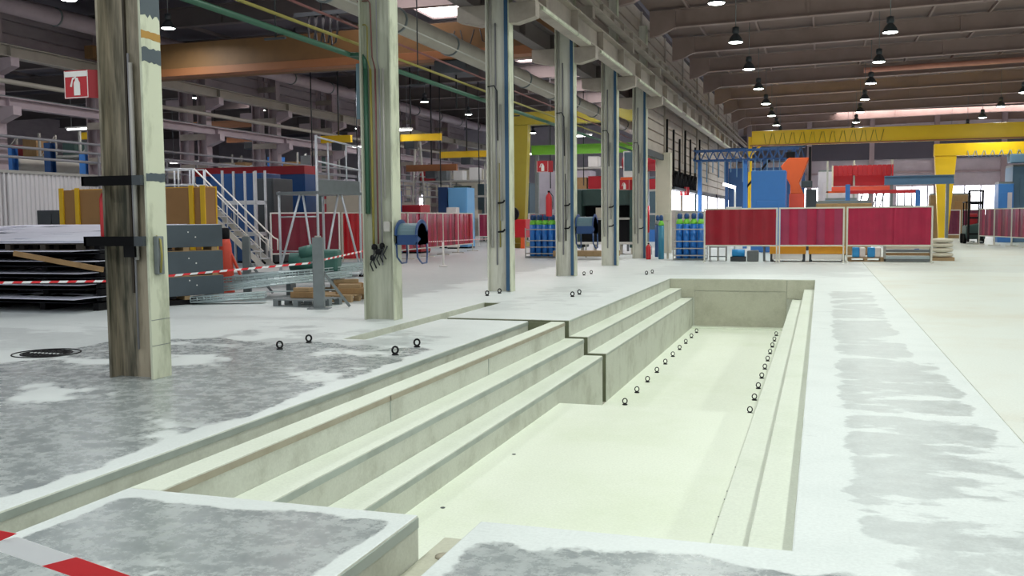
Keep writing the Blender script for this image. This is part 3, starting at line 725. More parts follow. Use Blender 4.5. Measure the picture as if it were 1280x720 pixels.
# ------------------------------------------------------------------ welding curtain screens
def screen(label, p0, p1, h=1.95, zlow=.62, n=7, mats=('curtain_red',), frame='frame_pale', grp=None, feet=True, seed=1):
    """screen from p0 to p1 (floor points)"""
    rnd = random.Random(seed); a = Vector((*p0, 0)); b = Vector((*p1, 0)); W = (b-a).length
    t = thing('welding_screen', label, 'screen', a, math.atan2(b.y-a.y, b.x-a.x), grp)
    for x in (.025, W-.025):
        MB().box(x-.025, x+.025, -.025, .025, 0, h).build('post', frame, t)
        if feet: MB().box(x-.03, x+.03, -.3, .3, 0, .04).build('foot', frame, t)
    for z in (h-.05, zlow-.05): MB().box(.05, W-.05, -.02, .02, z, z+.05).build('rail', frame, t)
    sw = (W-.12)/n
    for k in range(n):
        x0 = .06+k*sw; x1 = x0+sw*1.06 if k < n-1 else .06+n*sw; dy = .012*(k % 2)+.004
        mb = MB(); q = 6; ph = rnd.random()*6; vs = []; fs = []
        for i in range(q+1):
            u = i/q; x = x0+(x1-x0)*u; y = dy+.014*math.sin(u*6.28+ph)
            vs += [(x, -y-.003, zlow), (x, -y-.003, h-.05), (x, -y+.001, zlow), (x, -y+.001, h-.05)]
        for i in range(q):
            c = i*4; fs += [(c, c+4, c+5, c+1), (c+2, c+3, c+7, c+6)]
        mb.add(vs, fs, True); mb.build('curtain_strip', mats[k % len(mats)], t)
    return t
g = 'welding screens across the nave'
screen('dark red welding screen with pale frame behind the pit, leftmost of three', (-4.06, 35.3), (-1.46, 35.34), n=6, mats=('curtain_red',), grp=g, seed=1)
screen('crimson welding screen behind the pit, middle of three', (-1.42, 35.33), (.80, 35.4), n=7, mats=('curtain_rose', 'curtain_crimson'), grp=g, seed=2)
screen('glossy crimson welding screen behind the pit, rightmost of three', (.86, 35.4), (3.66, 35.5), n=9, mats=('curtain_crimson',), grp=g, seed=3)
g = 'welding screens of the left aisle'
screen('dark red welding screen with white frame behind the scaffold', (-19.25, 30.6), (-17.25, 32.2), n=5, zlow=.45, mats=('curtain_dark',), frame='white_paint', grp=g, seed=4)
screen('bright red welding screen just left of the second column', (-17.6, 33.0), (-16.4, 33.7), n=6, zlow=.15, mats=('curtain_bright',), grp=g, seed=5)
pp = [(-16.2, 34.0), (-16.35, 36.4), (-16.5, 38.8), (-16.6, 40.9), (-16.75, 43.2), (-16.95, 45.8)]
for k in range(5):
    screen('red welding screen in the aisle row, %s from the near end' % ORD[k], pp[k], pp[k+1], n=5, zlow=.42, mats=('curtain_crimson', 'curtain_dark') if k % 2 else ('curtain_crimson', 'curtain_red'), grp=g, seed=10+k)
for k in range(3):
    screen('pink welding screen far down the aisle, %s from the left, before column three' % ORD[k], (-19.6+1.3*k, 54.0+.9*k), (-18.4+1.3*k, 54.8+.9*k), n=3, zlow=.6, mats=('curtain_rose',), frame='white_paint', grp=g, seed=20+k)
g = 'welding screens at the right edge'
pr = [(8.25, 57.5), (8.75, 55.8), (9.2, 53.6), (9.6, 51.4), (10.0, 49.2), (10.4, 47.0)]
for k in range(5):
    screen('plum welding screen in the right edge row, %s from the forklift' % ORD[k], pr[k], pr[k+1], n=5, zlow=.5, mats=('curtain_plum', 'curtain_rose'), grp=g, seed=30+k)
for k in range(2):
    screen('plum welding screen between yellow crane leg and forklift, %s from the leg' % ORD[k], (7.3+1.2*k, 66), (8.4+1.2*k, 66), n=4, zlow=.4, mats=('curtain_plum',), frame='white_paint', grp=g, seed=40+k)
# ------------------------------------------------------------------ gas cylinders and cages
def cylinder_proto(body, sh):
    t = thing('gas_cylinder', 'x', 'gas cylinder')
    MB().lathe([(.10, 0), (.115, .02), (.115, 1.32)], (0, 0, 0), 16).build('body', body, t)
    MB().lathe([(.115, 1.32), (.112, 1.38), (.09, 1.46), (.05, 1.52)], (0, 0, 0), 16).build('shoulder', sh, t)
    MB().lathe([(.05, 1.51), (.075, 1.53), (.075, 1.66), (.05, 1.72), (.02, 1.73)], (0, 0, 0), 12).build('cap', 'blue_dark', t)
    return t
def cage(label, x, y, w_, d_, h=1.85):
    t = thing('cylinder_cage', label, 'cage', (x, y, 0))
    for a in (0, w_):
        for b in (0, d_): MB().box(a-.02, a+.02, b-.02, b+.02, 0, h if b else 1.25).build('post', 'frame_grey', t)
    for z in (.18, .45, .72, 1.18):
        MB().box(.02, w_-.02, -.015, .015, z-.02, z+.02).build('rail', 'frame_grey', t)
        for a in (0, w_): MB().box(a-.015, a+.015, .02, d_-.02, z-.02, z+.02).build('rail', 'frame_grey', t)
    MB().box(0.02, w_-.02, 0.02, d_-.02, .02, .06).build('base', 'steel_grey', t); MB().box(0.02, w_-.02, d_-.015, d_+.015, h-.04, h).build('rail', 'frame_grey', t)
    return t
pg = cylinder_proto('cylinder_blue', 'green_shoulder')
cage('grey steel cage of blue gas cylinders left of the red screens', -5.36, 36.6, 1.2, .75)
cage('grey steel cage of blue gas cylinders left of the fourth column', -11.75, 38.1, 1.5, .75)
first = True
def cyl(lb, x, y, grp, z=.06):
    global first
    if first: pg.location = (x, y, z); pg['label'] = lb; pg['group'] = grp; first = False
    else: place(pg, (x, y, z), .3, lb, grp)
for r_ in range(2):
    for k in range(4):
        cyl('blue gas cylinder, %s from left in the %s row of the right cage' % (ORD[k], ('front', 'back')[r_]), -5.17+.27*k, 36.8+.34*r_, 'gas cylinders in the right cage')
for r_ in range(2):
    for k in range(5):
        cyl('blue gas cylinder, %s from the left in the %s row of the aisle cage' % (ORD[k], ('front', 'back')[r_]), -11.5+.27*k, 38.3+.34*r_, 'gas cylinders in the aisle cage')
pt = cylinder_proto('cylinder_teal', 'green_shoulder'); pt.location = (-5.95, 37.4, 0); tag(pt, 'single teal gas cylinder standing by the cream column', 'gas cylinder')
ps = cylinder_proto('blue_dark', 'steel_grey'); ps.location = (-6.42, 39.4, 0); tag(ps, 'dark blue gas cylinder in the door opening beside the sixth column', 'gas cylinder')
t = thing('gauge_box', 'grey gauge box hanging on the post above the teal cylinder', 'box', (-5.75, 37.75, 1.5))
MB().box(-.04, .04, -.04, .04, -1.5, .5).build('post', 'cream', t); MB().box(-.12, .12, -.1, -.02, .0, .3).build('case', 'cream', t, .02); MB().lathe([(.06, 0), (.06, .02)], (0, 0, 0), 12).build('dial', 'black', t)
# ------------------------------------------------------------------ pallets and goods under the right screens
def pallet(label, x, y, w_=1.2, d_=.8, rz=0, grp='pallets', mt='wood_pallet', nm='pallet'):
    t = thing(nm, label, 'pallet', (x, y, 0), rz, grp)
    for k in range(3): MB().box(0, w_, k*(d_-.1)/2, k*(d_-.1)/2+.1, 0, .02).build('bottom_board', mt, t)
    for i in range(3):
        for j in range(3): MB().box(i*(w_-.12)/2, i*(w_-.12)/2+.12, j*(d_-.1)/2, j*(d_-.1)/2+.1, .02, .115).build('block', mt, t)
    for k in range(5): MB().box(0, w_, k*(d_-.12)/4, k*(d_-.12)/4+.12, .115, .14).build('top_board', mt, t)
    return t
for k, (x, lb) in enumerate(((-1.35, 'second'), (.05-.05, 'third'))):
    t = thing('crate', 'low yellow crate on skids behind the middle red screen, %s of two' % ('left', 'right')[k], 'crate', (x-.4+.0, 35.75, 0), group='yellow crates under the screens')
    MB().box(0, 1.25, 0, .9, .28, .55).build('body', 'yellow_crate', t, .01); MB().box(.1, 1.15, -.01, .9, .08, .28).build('base', 'white_paint', t)
    for a in (0.02, 1.13): MB().box(a, a+.1, .1, .8, 0, .28).build('skid', 'dark_grey', t)
pallet('wooden pallet under the rightmost red screen', .95, 36.2, 1.2, .8, 0, 'pallets under the screens')
for k in range(2):
    t = thing('drum_box', 'bright blue strapped bale on the pallet under the right screen, %s one' % ('left', 'right')[k], 'bale', (1.1+.52*k, 36.3, .14), group='blue bales')
    MB().box(0, .24, 0, .5, 0, .36).build('body', 'bright_blue', t, .03); MB().box(.24, .44, 0, .5, 0, .36).build('wrap', 'white_paint', t, .04)
t = thing('beam_bundle', 'stack of grey steel sections on a low rack under the right screen', 'steel stack', (2.15, 36.0, 0))
for k in range(4): MB().box(.05, 1.5, .1+.0*k, .5, .1+.12*k, .19+.12*k).build('section', ('galv', 'wood', 'steel_grey', 'cream')[k], t, .01)
for a in (0, 1.5): MB().box(a, a+.06, .05, .11, 0, .62).box(a, a+.06, .5, .56, 0, .62).build('upright', 'frame_grey', t)
MB().box(0, 1.56, .05, .56, .02, .1).build('deck', 'steel_grey', t)
t = thing('motor', 'small blue motor and fittings on the floor under the leftmost red screen', 'motor', (-3.1, 36.0, 0))
MB().tube([(0, 0, .3), (.45, 0, .3)], .14, 12).build('motor_body', 'bright_blue', t); MB().box(-.05, .5, -.15, .15, 0, .17).build('base', 'dark_grey', t); MB().box(.55, .95, -.2, .2, 0, .4).build('gearbox', 'steel_grey', t, .03)
t = thing('parts_rack', 'grey wire rack of parts under the leftmost red screen', 'rack', (-3.95, 36.0, 0))
for a in (0, .3, .6): MB().box(a, a+.03, 0, .03, 0, .6).box(a, a+.03, .4, .43, 0, .6).build('upright', 'frame_grey', t)
for z in (.15, .5): MB().box(0, .63, 0, .43, z, z+.03).build('shelf', 'steel_grey', t)
t = thing('parts_rack', 'grey trestle under the join of the left and middle red screens', 'rack', (-2.0, 36.1, 0))
for a in (0, .3): MB().box(a, a+.06, 0, .06, 0, .58).box(a, a+.06, .4, .46, 0, .58).build('upright', 'steel_grey', t)
MB().box(-.05, .41, 0, .46, .52, .58).build('shelf', 'steel_grey', t)
t = thing('sack_stack', 'pile of pale sacks beside the right end of the red screens', 'sacks', (3.75, 37.0, 0))
MB().box(0, .8, 0, .7, 0, .12).build('pallet_base', 'wood_pallet', t)
for k in range(4):
    mb = MB().lathe([(.1, 0), (.36, .03), (.40, .09), (.36, .15), (.1, .18)], (.4, .35, .12+.17*k), 12); mb.build('sack', 'cream', t)
# ------------------------------------------------------------------ yellow gantry cranes
t = thing('gantry_crane', 'yellow overhead crane beam crossing the nave near the far end', 'crane', (0, 58, 0))
MB().box(-3.9, 24, -.3, .3, 5.75, 6.6).build('girder', 'crane_yellow', t, .02)
MB().box(-4.0, 24, -.4, -.3, 5.72, 5.80).build('lower_flange', 'crane_orange', t)
MB().box(-4.1, -3.9, -.15, .15, 0, 6.3).build('leg', 'crane_yellow', t, .01); MB().bar((-4.0, 0, 5.2), (-3.3, 0, 5.9), .12, .12).build('brace', 'crane_yellow', t)
for k in range(12): MB().tube([(-3.2+.55*k, -.42, 6.45), (-3.1+.55*k, -.44, 5.85), (-2.92+.55*k, -.44, 5.8), (-2.75+.55*k, -.42, 6.45)], .02, 6).build('cable_loop', 'crane_olive', t)
t = thing('gantry_crane', 'yellow portal crane with tapered leg standing behind the right screen', 'crane', (0, 61, 0))
MB().box(6.25, 22, -.3, .3, 5.05, 5.75).build('girder', 'crane_yellow', t, .02)
MB().prism([(6.25, 5.7), (7.45, 5.05), (7.05, 0.0), (6.6, 0.0)], 'y', -.25, .25).build('leg', 'crane_yellow', t, .02)
for k in range(16): MB().tube([(8+.45*k, -.35, 5.3), (8.08+.45*k, -.36, 4.95), (8.25+.45*k, -.36, 4.9), (8.4+.45*k, -.35, 5.3)], .02, 6).build('cable_loop', 'blue_grey', t)
MB().box(10.2, 11.4, -.5, .5, 4.55, 5.05).build('hoist', 'blue_grey', t, .05)
run('lit_beam_tube', 'tube in the coral pink of a lit beam under the nave roof', [(2.1, 55.4, 9.45), (12, 55.4, 9.6)], .14, 'lit_beam_coral')  # stands in for a brightly lit roof beam, its light put into the colour
# ------------------------------------------------------------------ machines at the far end of the nave
t = thing('machine_cabinet', 'tall plain blue machine cabinet behind the left red screen', 'machine', (-3.05, 45, 0))
MB().box(0, 1.52, 0, 1.6, 0, 3.72).build('housing', 'blue_machine', t, .03); MB().box(.25, 1.25, -.02, 0, .9, 2.35).build('door', 'blue_machine', t, .01)
MB().box(1.1, 1.16, -.05, -.02, 1.6, 1.8).build('handle', 'dark_grey', t)
t = thing('forging_press', 'orange press machine beside the blue cabinet', 'machine', (-1.3, 47.4, 0))
MB().prism([(-.1, 2.7), (.5, 2.7), (.3, 3.2), (.75, 4.4), (-.2, 4.4), (-.55, 4.0), (-.1, 3.1)], 'y', 0, 1.2).build('frame', 'orange', t, .03); MB().box(-.15, .55, 0, 1.2, 0, 2.7).build('column', 'red_orange', t, .03)
MB().box(.4, .9, -.1, .5, 3.0, 3.3).build('slide', 'dark_grey', t, .02); MB().box(.72, .84, 0, .3, 3.2, 4.9).build('mast', 'black', t)
MB().box(-.3, .1, .1, .5, 4.4, 4.7).build('motor', 'black', t, .03); MB().box(.6, 1.1, .1, 1.0, 0, 2.9).build('housing', 'dark_grey', t, .02)
t = thing('rack_container', 'red steel container on a tall rack behind the screens', 'container', (.6, 60, 0))
MB().box(.0, 3.4, .75, .8, 3.4, 4.6).build('back_panel', 'red_sign_dark', t); MB().box(0, 3.4, 0, .8, 3.1, 3.35).build('floor_frame', 'red_orange', t)
MB().box(0, .08, 0, .8, 3.35, 4.6).build('side_panel', 'cream', t); MB().box(3.32, 3.4, 0, .8, 3.35, 4.6).build('side_panel', 'red_paint', t)
for k in range(12): MB().box(.1+.27*k, .1+.27*k+.22, .0, .05, 4.0, 4.6).build('door_rib', 'red_sign_dark', t)
for x in (-.3, 1.2, 3.3): MB().box(x, x+.1, .1, .2, 0, 4.9).box(x, x+.1, .6, .7, 0, 4.9).build('upright', 'frame_grey', t)
MB().box(-.3, 3.4, .1, .7, 3.0, 3.1).build('shelf', 'orange', t)
t = thing('lifting_frame', 'red beam carried on two blue posts behind the right screen', 'frame', (1.05, 46, 0))
for x in (0, 2.95): MB().box(x, x+.2, -.1, .1, 0, 2.75 if x else 3.05).build('post', 'blue_machine', t, .01)
MB().box(.2, 3.1, -.08, .08, 2.62, 2.78).build('beam', 'red_paint', t, .01)
for k in range(9): MB().bar((.4+.3*k, 0, 1.5), (.4+.3*k+(.35 if k < 4 else 0), 0, 2.62), .05, .05).build('bar', 'steel_grey', t)
t = thing('steel_beam', 'long grey blue steel section stored behind the right screen', 'beam', (3.4, 58, 3.05))
MB().ibeam((0, 0, .3), (3.6, 0, .3), .5, .4, .05, .04).build('section', 'blue_grey', t)
for x in (.3, 3.2): MB().box(x, x+.15, -.15, .15, -3.05, .3).build('trestle', 'steel_grey', t)
for k, (x, y, w_, d_, h_, mt, nm, lb, cat) in enumerate((
    (0.2, 56, 1.7, 1.5, 2.5, 'blue_grey', 'machine_cabinet', 'grey blue machine block behind the middle red screen', 'machine'),
    (-.2, 68, 2.6, 1.2, 4.6, 'end_wall', 'machine_cabinet', 'pale mauve cabinet block behind the orange press', 'machine'),
    (4.6, 70, 1.4, 1.4, 2.2, 'blue_grey', 'machine_cabinet', 'low blue grey block in front of the bright windows', 'machine'),
    (-.2, 42, 2.2, .9, 2.15, 'wood', 'crate', 'brown wooden crate just above the middle screen', 'crate'),
    (10.6, 62, 3.2, 2.4, 4.4, 'blue_grey', 'machine_cabinet', 'large blue grey machine cabinet at the right edge', 'machine'),
    (9.8, 61.5, .8, 1.4, 3.4, 'blue_machine', 'machine_cabinet', 'narrow blue machine cabinet next to the large one at the right edge', 'machine'),
    (7.2, 72, 2.6, 1.2, 3.0, 'wood', 'crate', 'tan heap of crates under the windows beside the crane leg', 'crate'))):
    t = thing(nm, lb, cat, (x, y, 0))
    MB().box(0, w_, 0, d_, 0, h_).build('housing', mt, t, .03); MB().box(.12*w_, .55*w_, -.025, 0, .15*h_, .85*h_).build('door', mt, t, .01)
    MB().box(.6*w_, .9*w_, -.025, 0, .55*h_, .85*h_).build('panel', 'end_wall' if mt != 'wood' else 'wood_board', t, .01); MB().box(.02, w_-.02, .05, d_-.05, h_, h_+.12).build('top_plate', 'steel_grey', t)
# forklift
t = thing('forklift', 'dark green forklift with mast parked by the right edge screens', 'forklift', (7.7, 58.9, 0))
MB().prism([(.1, .25), (1.1, .25), (1.1, .9), (.85, 1.15), (.1, 1.0)], 'y', .1, 1.8).build('body', 'green_dark', t, .05)
for x in (.15, .85): MB().box(x, x+.1, -.15, .05, .1, 3.0).build('mast_rail', 'black', t)
for z in (.5, 1.4, 2.2, 2.9): MB().box(.15, .95, -.1, 0, z, z+.1).build('mast_cross', 'black', t)
for x in (.1, .9):
    for y in (.4, 1.5): MB().box(x, x+.06, y, y+.06, .9, 2.3).build('guard_post', 'black', t)
MB().box(.08, .98, .35, 1.6, 2.3, 2.38).build('guard_roof', 'black', t, .02); MB().box(.35, .8, .9, 1.3, 1.0, 1.7).build('seat', 'red_paint', t, .05)
for x in (.08, .98):
    for y in (.4, 1.45): MB().tube([(x-.08, y, .28), (x+.08, y, .28)], .28, 14).build('wheel', 'black_rubber', t)
for x in (.3, .72): MB().box(x, x+.1, -1.1, -.1, .1, .16).build('fork', 'steel_grey', t)
# blue conveyor truss beyond the cylinders
t = thing('conveyor_truss', 'blue overhead conveyor truss with hanging chains beyond the gas cylinders', 'conveyor', (-6.3, 50, 0))
for z in (4.5, 5.0):
    for y in (0, .8): MB().box(0, 5.2, y, y+.08, z, z+.08).build('chord', 'blue_dark', t)
for k in range(13): MB().bar((.4*k, 0, 4.54), (.4*k+.2, 0, 5.0), .05, .05).bar((.4*k+.2, 0, 5.0), (.4*k+.4, 0, 4.54), .05, .05).build('lattice', 'blue_dark', t)
for x in (.2, 2.5, 5.0): MB().box(x, x+.2, .2, .4, 0, 4.5).build('post', 'blue_machine', t, .01)
for k in range(16): MB().bar((.3*k+.1, -.1, 4.5), (.3*k+.1, -.1, 3.9-.25*(k % 3)), .05, .05).build('chain', 'blue_grey', t)
MB().bar((2.55, .3, 3.0), (3.8, .3, 4.5), .1, .1).build('brace', 'black', t)
t = thing('conveyor_truss', 'dark blue lattice truss spanning toward the blue cabinet', 'conveyor', (-6.0, 64, 0))
for z in (5.2, 6.0): MB().box(0, 5, 0, .1, z, z+.1).build('chord', 'blue_dark', t)
for k in range(10): MB().bar((.5*k, 0, 5.25), (.5*k+.25, 0, 6.0), .06, .06).bar((.5*k+.25, 0, 6.0), (.5*k+.5, 0, 5.25), .06, .06).build('lattice', 'blue_dark', t)
for x in (.0, 2.4, 4.8): MB().box(x, x+.2, 0, .2, 0, 5.2).build('post', 'blue_dark', t)
MB().box(.2, 4.6, .3, .5, 1.5, 4.8).build('back_panel', 'blue_dark', t)
t = thing('work_lamp', 'bent white tube lamp glowing left of the blue cabinet', 'lamp', (-3.85, 46, 0))
MB().tube([(0, 0, 0), (0, 0, 3.0)], .04, 8).build('stand', 'white_paint', t); MB().tube([(.02, -.05, 3.0), (-.3, -.05, 3.1), (-.55, -.05, 3.18)], .07, 8).build('tube', 'tube_glow', t); MB().box(-.4, .3, -.2, .2, 1.9, 2.1).build('tray', 'white_paint', t)
for k in range(7):
    y = 44.9+2.1*k
    run('drop_pipe', 'thin black pipe dropping down the siding wall, %s from the cream column' % ORD[k], [(-6.88, y, 3.0), (-6.88, y, 6.2-.3*(k % 3))], .05, 'black')
t = thing('hose_rack', 'dark rack of hanging hoses on the siding wall beyond the door opening', 'rack', (-6.8, 45.2, 2.95))
MB().box(0, .25, 0, 9, 0, .12).build('shelf', 'dark_grey', t)
for k in range(18): MB().tube([(.15, .3+.48*k, .1), (.2, .35+.48*k, .5+.2*(k % 3)), (.15, .5+.48*k, .9), (.1, .62+.48*k, .1)], .04, 6).build('hose', 'black', t)
# ------------------------------------------------------------------ cut sheet stacks in the left aisle
def cut_sheet(label, x, y, z, rz, L_, W_, seed, mt='sheet_bright', grp='skeleton sheets in the stack', th=.012, keep=.72):
    rnd = random.Random(seed); nx, ny = 9, 5; mb = MB(); on = {}
    for i in range(nx):
        for j in range(ny): on[i, j] = i in (0, nx-1) or j in (0, ny-1) or rnd.random() < keep
    dx, dy = L_/nx, W_/ny
    for (i, j), v in on.items():
        if v: mb.box(i*dx, (i+1)*dx, j*dy, (j+1)*dy, 0, th)
    o = mb.build('metal_sheet', mt, None, 0, (x, y, z)); o.rotation_euler = (rnd.uniform(-.006, .006)+(.04 if z > 1.2 else 0), rnd.uniform(-.004, .004), rz)
    return tag(o, label, 'metal sheet', grp)
lev = [(.16, 0, .0, 2.6), (.27, 1, -.32, 2.7), (.40, 0, -.15, 2.6), (.50, 1, -.22, 2.7), (.62, 0, -.1, 2.6), (.72, 1, -.28, 2.6), (.84, 0, -.08, 2.5), (.94, 1, -.2, 2.6), (1.06, 0, .0, 2.6), (1.12, 1, -.3, 2.7), (1.26, 1, -.15, 3.1), (1.30, 1, .1, 3.0), (1.335, 1, .9, 2.6)]
rnd = random.Random(3)
t = thing('sheet_rack', 'low dark steel rack under the pile of cut sheets at the left edge', 'rack', (-17.2, 14.15, 0), .04)
for x in (.3, 1.7, 3.1, 4.3):
    MB().box(x, x+.12, .1, 2.7, 0, .14).build('bearer', 'black', t)
    for (z, _, _, _), (z2, _, _, _) in zip(lev[:10], lev[1:11]): MB().box(x, x+.12, .2, 2.4, z+.02, z2).build('spacer_block', 'black', t)
for k, (z, br, dy, W_) in enumerate(lev):
    cut_sheet('%s cut steel sheet, %s from the bottom of the pile left of the nearest column' % ('shiny' if br else 'dark', ORD[k]), -17.4+rnd.uniform(-.2, .2), 14.1+dy+rnd.uniform(-.05, .05), z, .04+rnd.uniform(-.03, .03), 4.55+rnd.uniform(-.2, .1), W_, k, 'sheet_bright' if br else 'sheet_dark', keep=.72)
t = thing('sheet_rack', 'second dark rack of cut sheets further back at the left edge', 'rack', (-21.5, 17.4, 0), .04)
for x in (.3, 2.2, 4.2):
    MB().box(x, x+.15, .1, 3.6, 0, 1.34).build('bearer', 'black', t)
for k in range(3):
    cut_sheet('bright cut steel sheet on the second rack at the left edge, %s from the bottom' % ORD[k], -21.7+.2*k, 17.2+.1*k, 1.345+.045*k, .04-.03*k, 5.4, 3.9, 50+k, 'sheet_bright', keep=.66)
t = thing('wood_plank', 'brown plank leaning across the front of the cut sheet pile', 'plank', (-14.0, 13.72, 1.1))
MB().bar((0, 0, 0), (1.75, .25, -.30), .05, .09).build('plank', 'wood', t)
pallet('dark wooden pallet under the topmost sheets of the cut sheet pile', -14.6, 14.1, 1.7, .8, .05, 'pallets of the left aisle', 'dark_brown').location.z = 1.13
# dark plate bundles
t = thing('plate_bundle', 'three dark grey plate bundles stacked on battens right of the nearest column', 'steel stack', (-12.3, 15.2, 0), R(62))
for k, (z0, z1) in enumerate(((.18, .56), (.62, 1.06), (1.14, 1.58))):
    b_ = MB().box(0, 1.58, 0, .42, z0, z1).build('plate_bundle_tier', 'slate', t, .006)
    MB().box(.0, 1.55, .01, .41, z1, z1+.012).build('top_sheet', 'sheet_bright' if k == 2 else 'wood_pallet', t)
    for a in (.1, .75, 1.35): MB().box(a, a+.12, 0.02, .40, z0-.07 if k else .1, z0).build('batten', 'wood_pallet', t)
    for a, zz in ((.85, z0+.3), (1.0, z0+.2)): MB().lathe([(.014, -.005), (.014, .005)], (0, 0, 0), 8).build('label_spot', 'white_paint', t, 0, (a, -.004, zz)).rotation_euler = (R(90), 0, 0)
    MB().box(.1, .4, -.012, 0, z0+.12, z0+.26).build('slot', 'wood' if k == 2 else 'black', t)
MB().box(0, 1.55, .05, .38, 0, .1).build('skid', 'black', t)
# board crate
t = thing('board_crate', 'tall brown board crate with yellow corner posts behind the sheet pile', 'crate', (-22.7, 24.2, 0))
MB().box(0, 5.3, 0, .5, 0, 2.66).build('boards', 'wood_board', t, .01)
for x in (-.06, .55, 4.75, 5.15): MB().box(x, x+.16, -.06, 0, 0, 2.72).build('corner_post', 'yellow_paint', t, .01)
MB().box(-.06, 5.31, .5, .56, 0, 2.70).build('corner_post', 'yellow_paint', t)
# red tripod stand
t = thing('tripod_stand', 'orange red steel stand with black top and splayed legs behind the plate bundles', 'stand', (-12.95, 18.7, 0))
MB().lathe([(.18, 0), (.17, .5), (.13, 1.1), (.10, 1.22)], (0, 0, .02), 14).build('post', 'red_orange', t)
MB().lathe([(.09, 1.22), (.1, 1.26), (.1, 1.46), (.06, 1.48)], (0, 0, .02), 12).build('top_sleeve', 'black', t)
for a in (20, 140, 260):
    c, s_ = math.cos(R(a)), math.sin(R(a)); MB().bar((c*.08, s_*.08, 1.0), (c*.48, s_*.48, .02), .05, .05).build('leg', 'red_orange', t)
# trestle posts
def trestle(label, loc, rz, h=1.32, w_=.16):
    t = thing('trestle_post', label, 'post', loc, rz)
    MB().box(-w_/2, w_/2, -.06, .06, 0, h).build('post', 'steel_grey', t, .008); MB().box(-.2, .2, -.16, .16, 0, .02).build('base_plate', 'steel_grey', t)
    MB().bar((.04, 0, .75), (.55, .1, .03), .05, .05).build('brace', 'steel_grey', t); MB().lathe([(.06, 0), (.06, .03)], (0, 0, h), 10).build('cap', 'frame_grey', t)
trestle('grey steel post beside the red tripod stand', (-12.2, 18.4, 0), .2, 1.3, .16)
trestle('grey steel post with brace at the pallet corner left of the second column', (-8.9, 15.75, 0), .3, 1.33, .2)
# scaffold platform
t = thing('scaffold_platform', 'aluminium scaffold platform with splayed legs and guard rail', 'scaffold', (-14.35, 23.3, 0), R(-10))
for x, y, h in ((0, 0, 2.45), (1.35, 0, 3.95), (1.35, 1.9, 3.75), (0, 1.9, 2.45)):
    MB().tube([(x, y, 0.08), (x, y, h)], .035, 8).build('leg', 'alu', t); MB().lathe([(.07, 0), (.08, .08)], (x, y, 0), 10).build('foot', 'black_rubber', t)
MB().box(-.05, 1.4, -.05, 1.95, 2.36, 2.44).build('deck', 'steel_grey', t); MB().box(1.33, 1.37, -.02, 1.92, 2.44, 2.75).build('toe_board', 'steel_grey', t)
for z in (3.2, 3.85): MB().tube([(1.35, 0, z+.05), (1.35, 1.9, z-.12)], .025, 8).build('guard_rail', 'alu', t)
for y in (.5, 1.3): MB().tube([(1.35, y, 2.44), (1.35, y, 3.78)], .022, 6).build('guard_post', 'alu', t)
for z in (.8, 1.75): MB().tube([(0, 0, z), (1.35, 0, z)], .022, 6).build('brace', 'alu', t)
MB().tube([(.1, -.25, .05), (.75, 0, 2.36)], .03, 8).build('strut', 'alu', t); MB().tube([(1.3, -.1, .05), (.85, 0, 2.36)], .03, 8).build('strut', 'alu', t)
MB().tube([(1.4, .1, .05), (1.35, .9, 2.36)], .03, 8).build('strut', 'alu', t); MB().tube([(1.4, 1.85, .05), (1.35, 1.05, 2.36)], .03, 8).build('strut', 'alu', t)
# aluminium stair with landing
t = thing('access_stair', 'white aluminium access stair with handrails above the plate bundles', 'stairs', (-21.0, 28.6, 0), R(8))
for y in (0, .8):
    MB().bar((0, y, 2.4), (2.5, y, 0.03), .04, .18).build('stringer', 'alu', t); MB().tube([(0, y, 3.5), (2.55, y, 1.05), (2.7, y, .98), (2.7, y, .6)], .028, 8).build('handrail', 'white_paint', t)
    MB().tube([(0, y, 3.0), (2.5, y, .6)], .02, 6).build('knee_rail', 'white_paint', t)
    for x, z in ((.0, 2.4), (1.2, 1.25), (2.4, .1)): MB().tube([(x, y, z), (x, y, z+1.05)], .022, 6).build('baluster', 'alu', t)
for k in range(9): MB().box(.1+.26*k, .36+.26*k, .02, .78, 2.3-.25*k, 2.34-.25*k).build('tread', 'alu', t)
MB().box(-1.8, 0, 0, .8, 2.36, 2.42).build('landing', 'alu', t)
for x in (-1.75, -1.2, -.6, -.05):
    for y in (0, .8): MB().tube([(x, y, 0 if x in (-1.75, -.05) else 2.4), (x, y, 3.5)], .03, 6).build('landing_post', 'alu', t)
for y in (0, .8):
    for z in (2.95, 3.5): MB().tube([(-1.75, y, z), (-.05, y, z)], .025, 6).build('landing_rail', 'alu', t)
t = thing('alu_frame', 'tall aluminium frame standing behind the stair in front of the blue cabinet', 'frame', (-20.95, 30.1, 0))
for x in (0, .95, 1.35):
    MB().box(x, x+.07, 0, .07, 0, 3.5-.05*x).build('upright', 'alu', t); MB().box(x, x+.07, .7, .77, 0, 3.5).build('upright', 'alu', t)
for z in (1.1, 2.25): MB().box(0, 1.42, .02, .75, z, z+.14).build('shelf', 'alu', t)
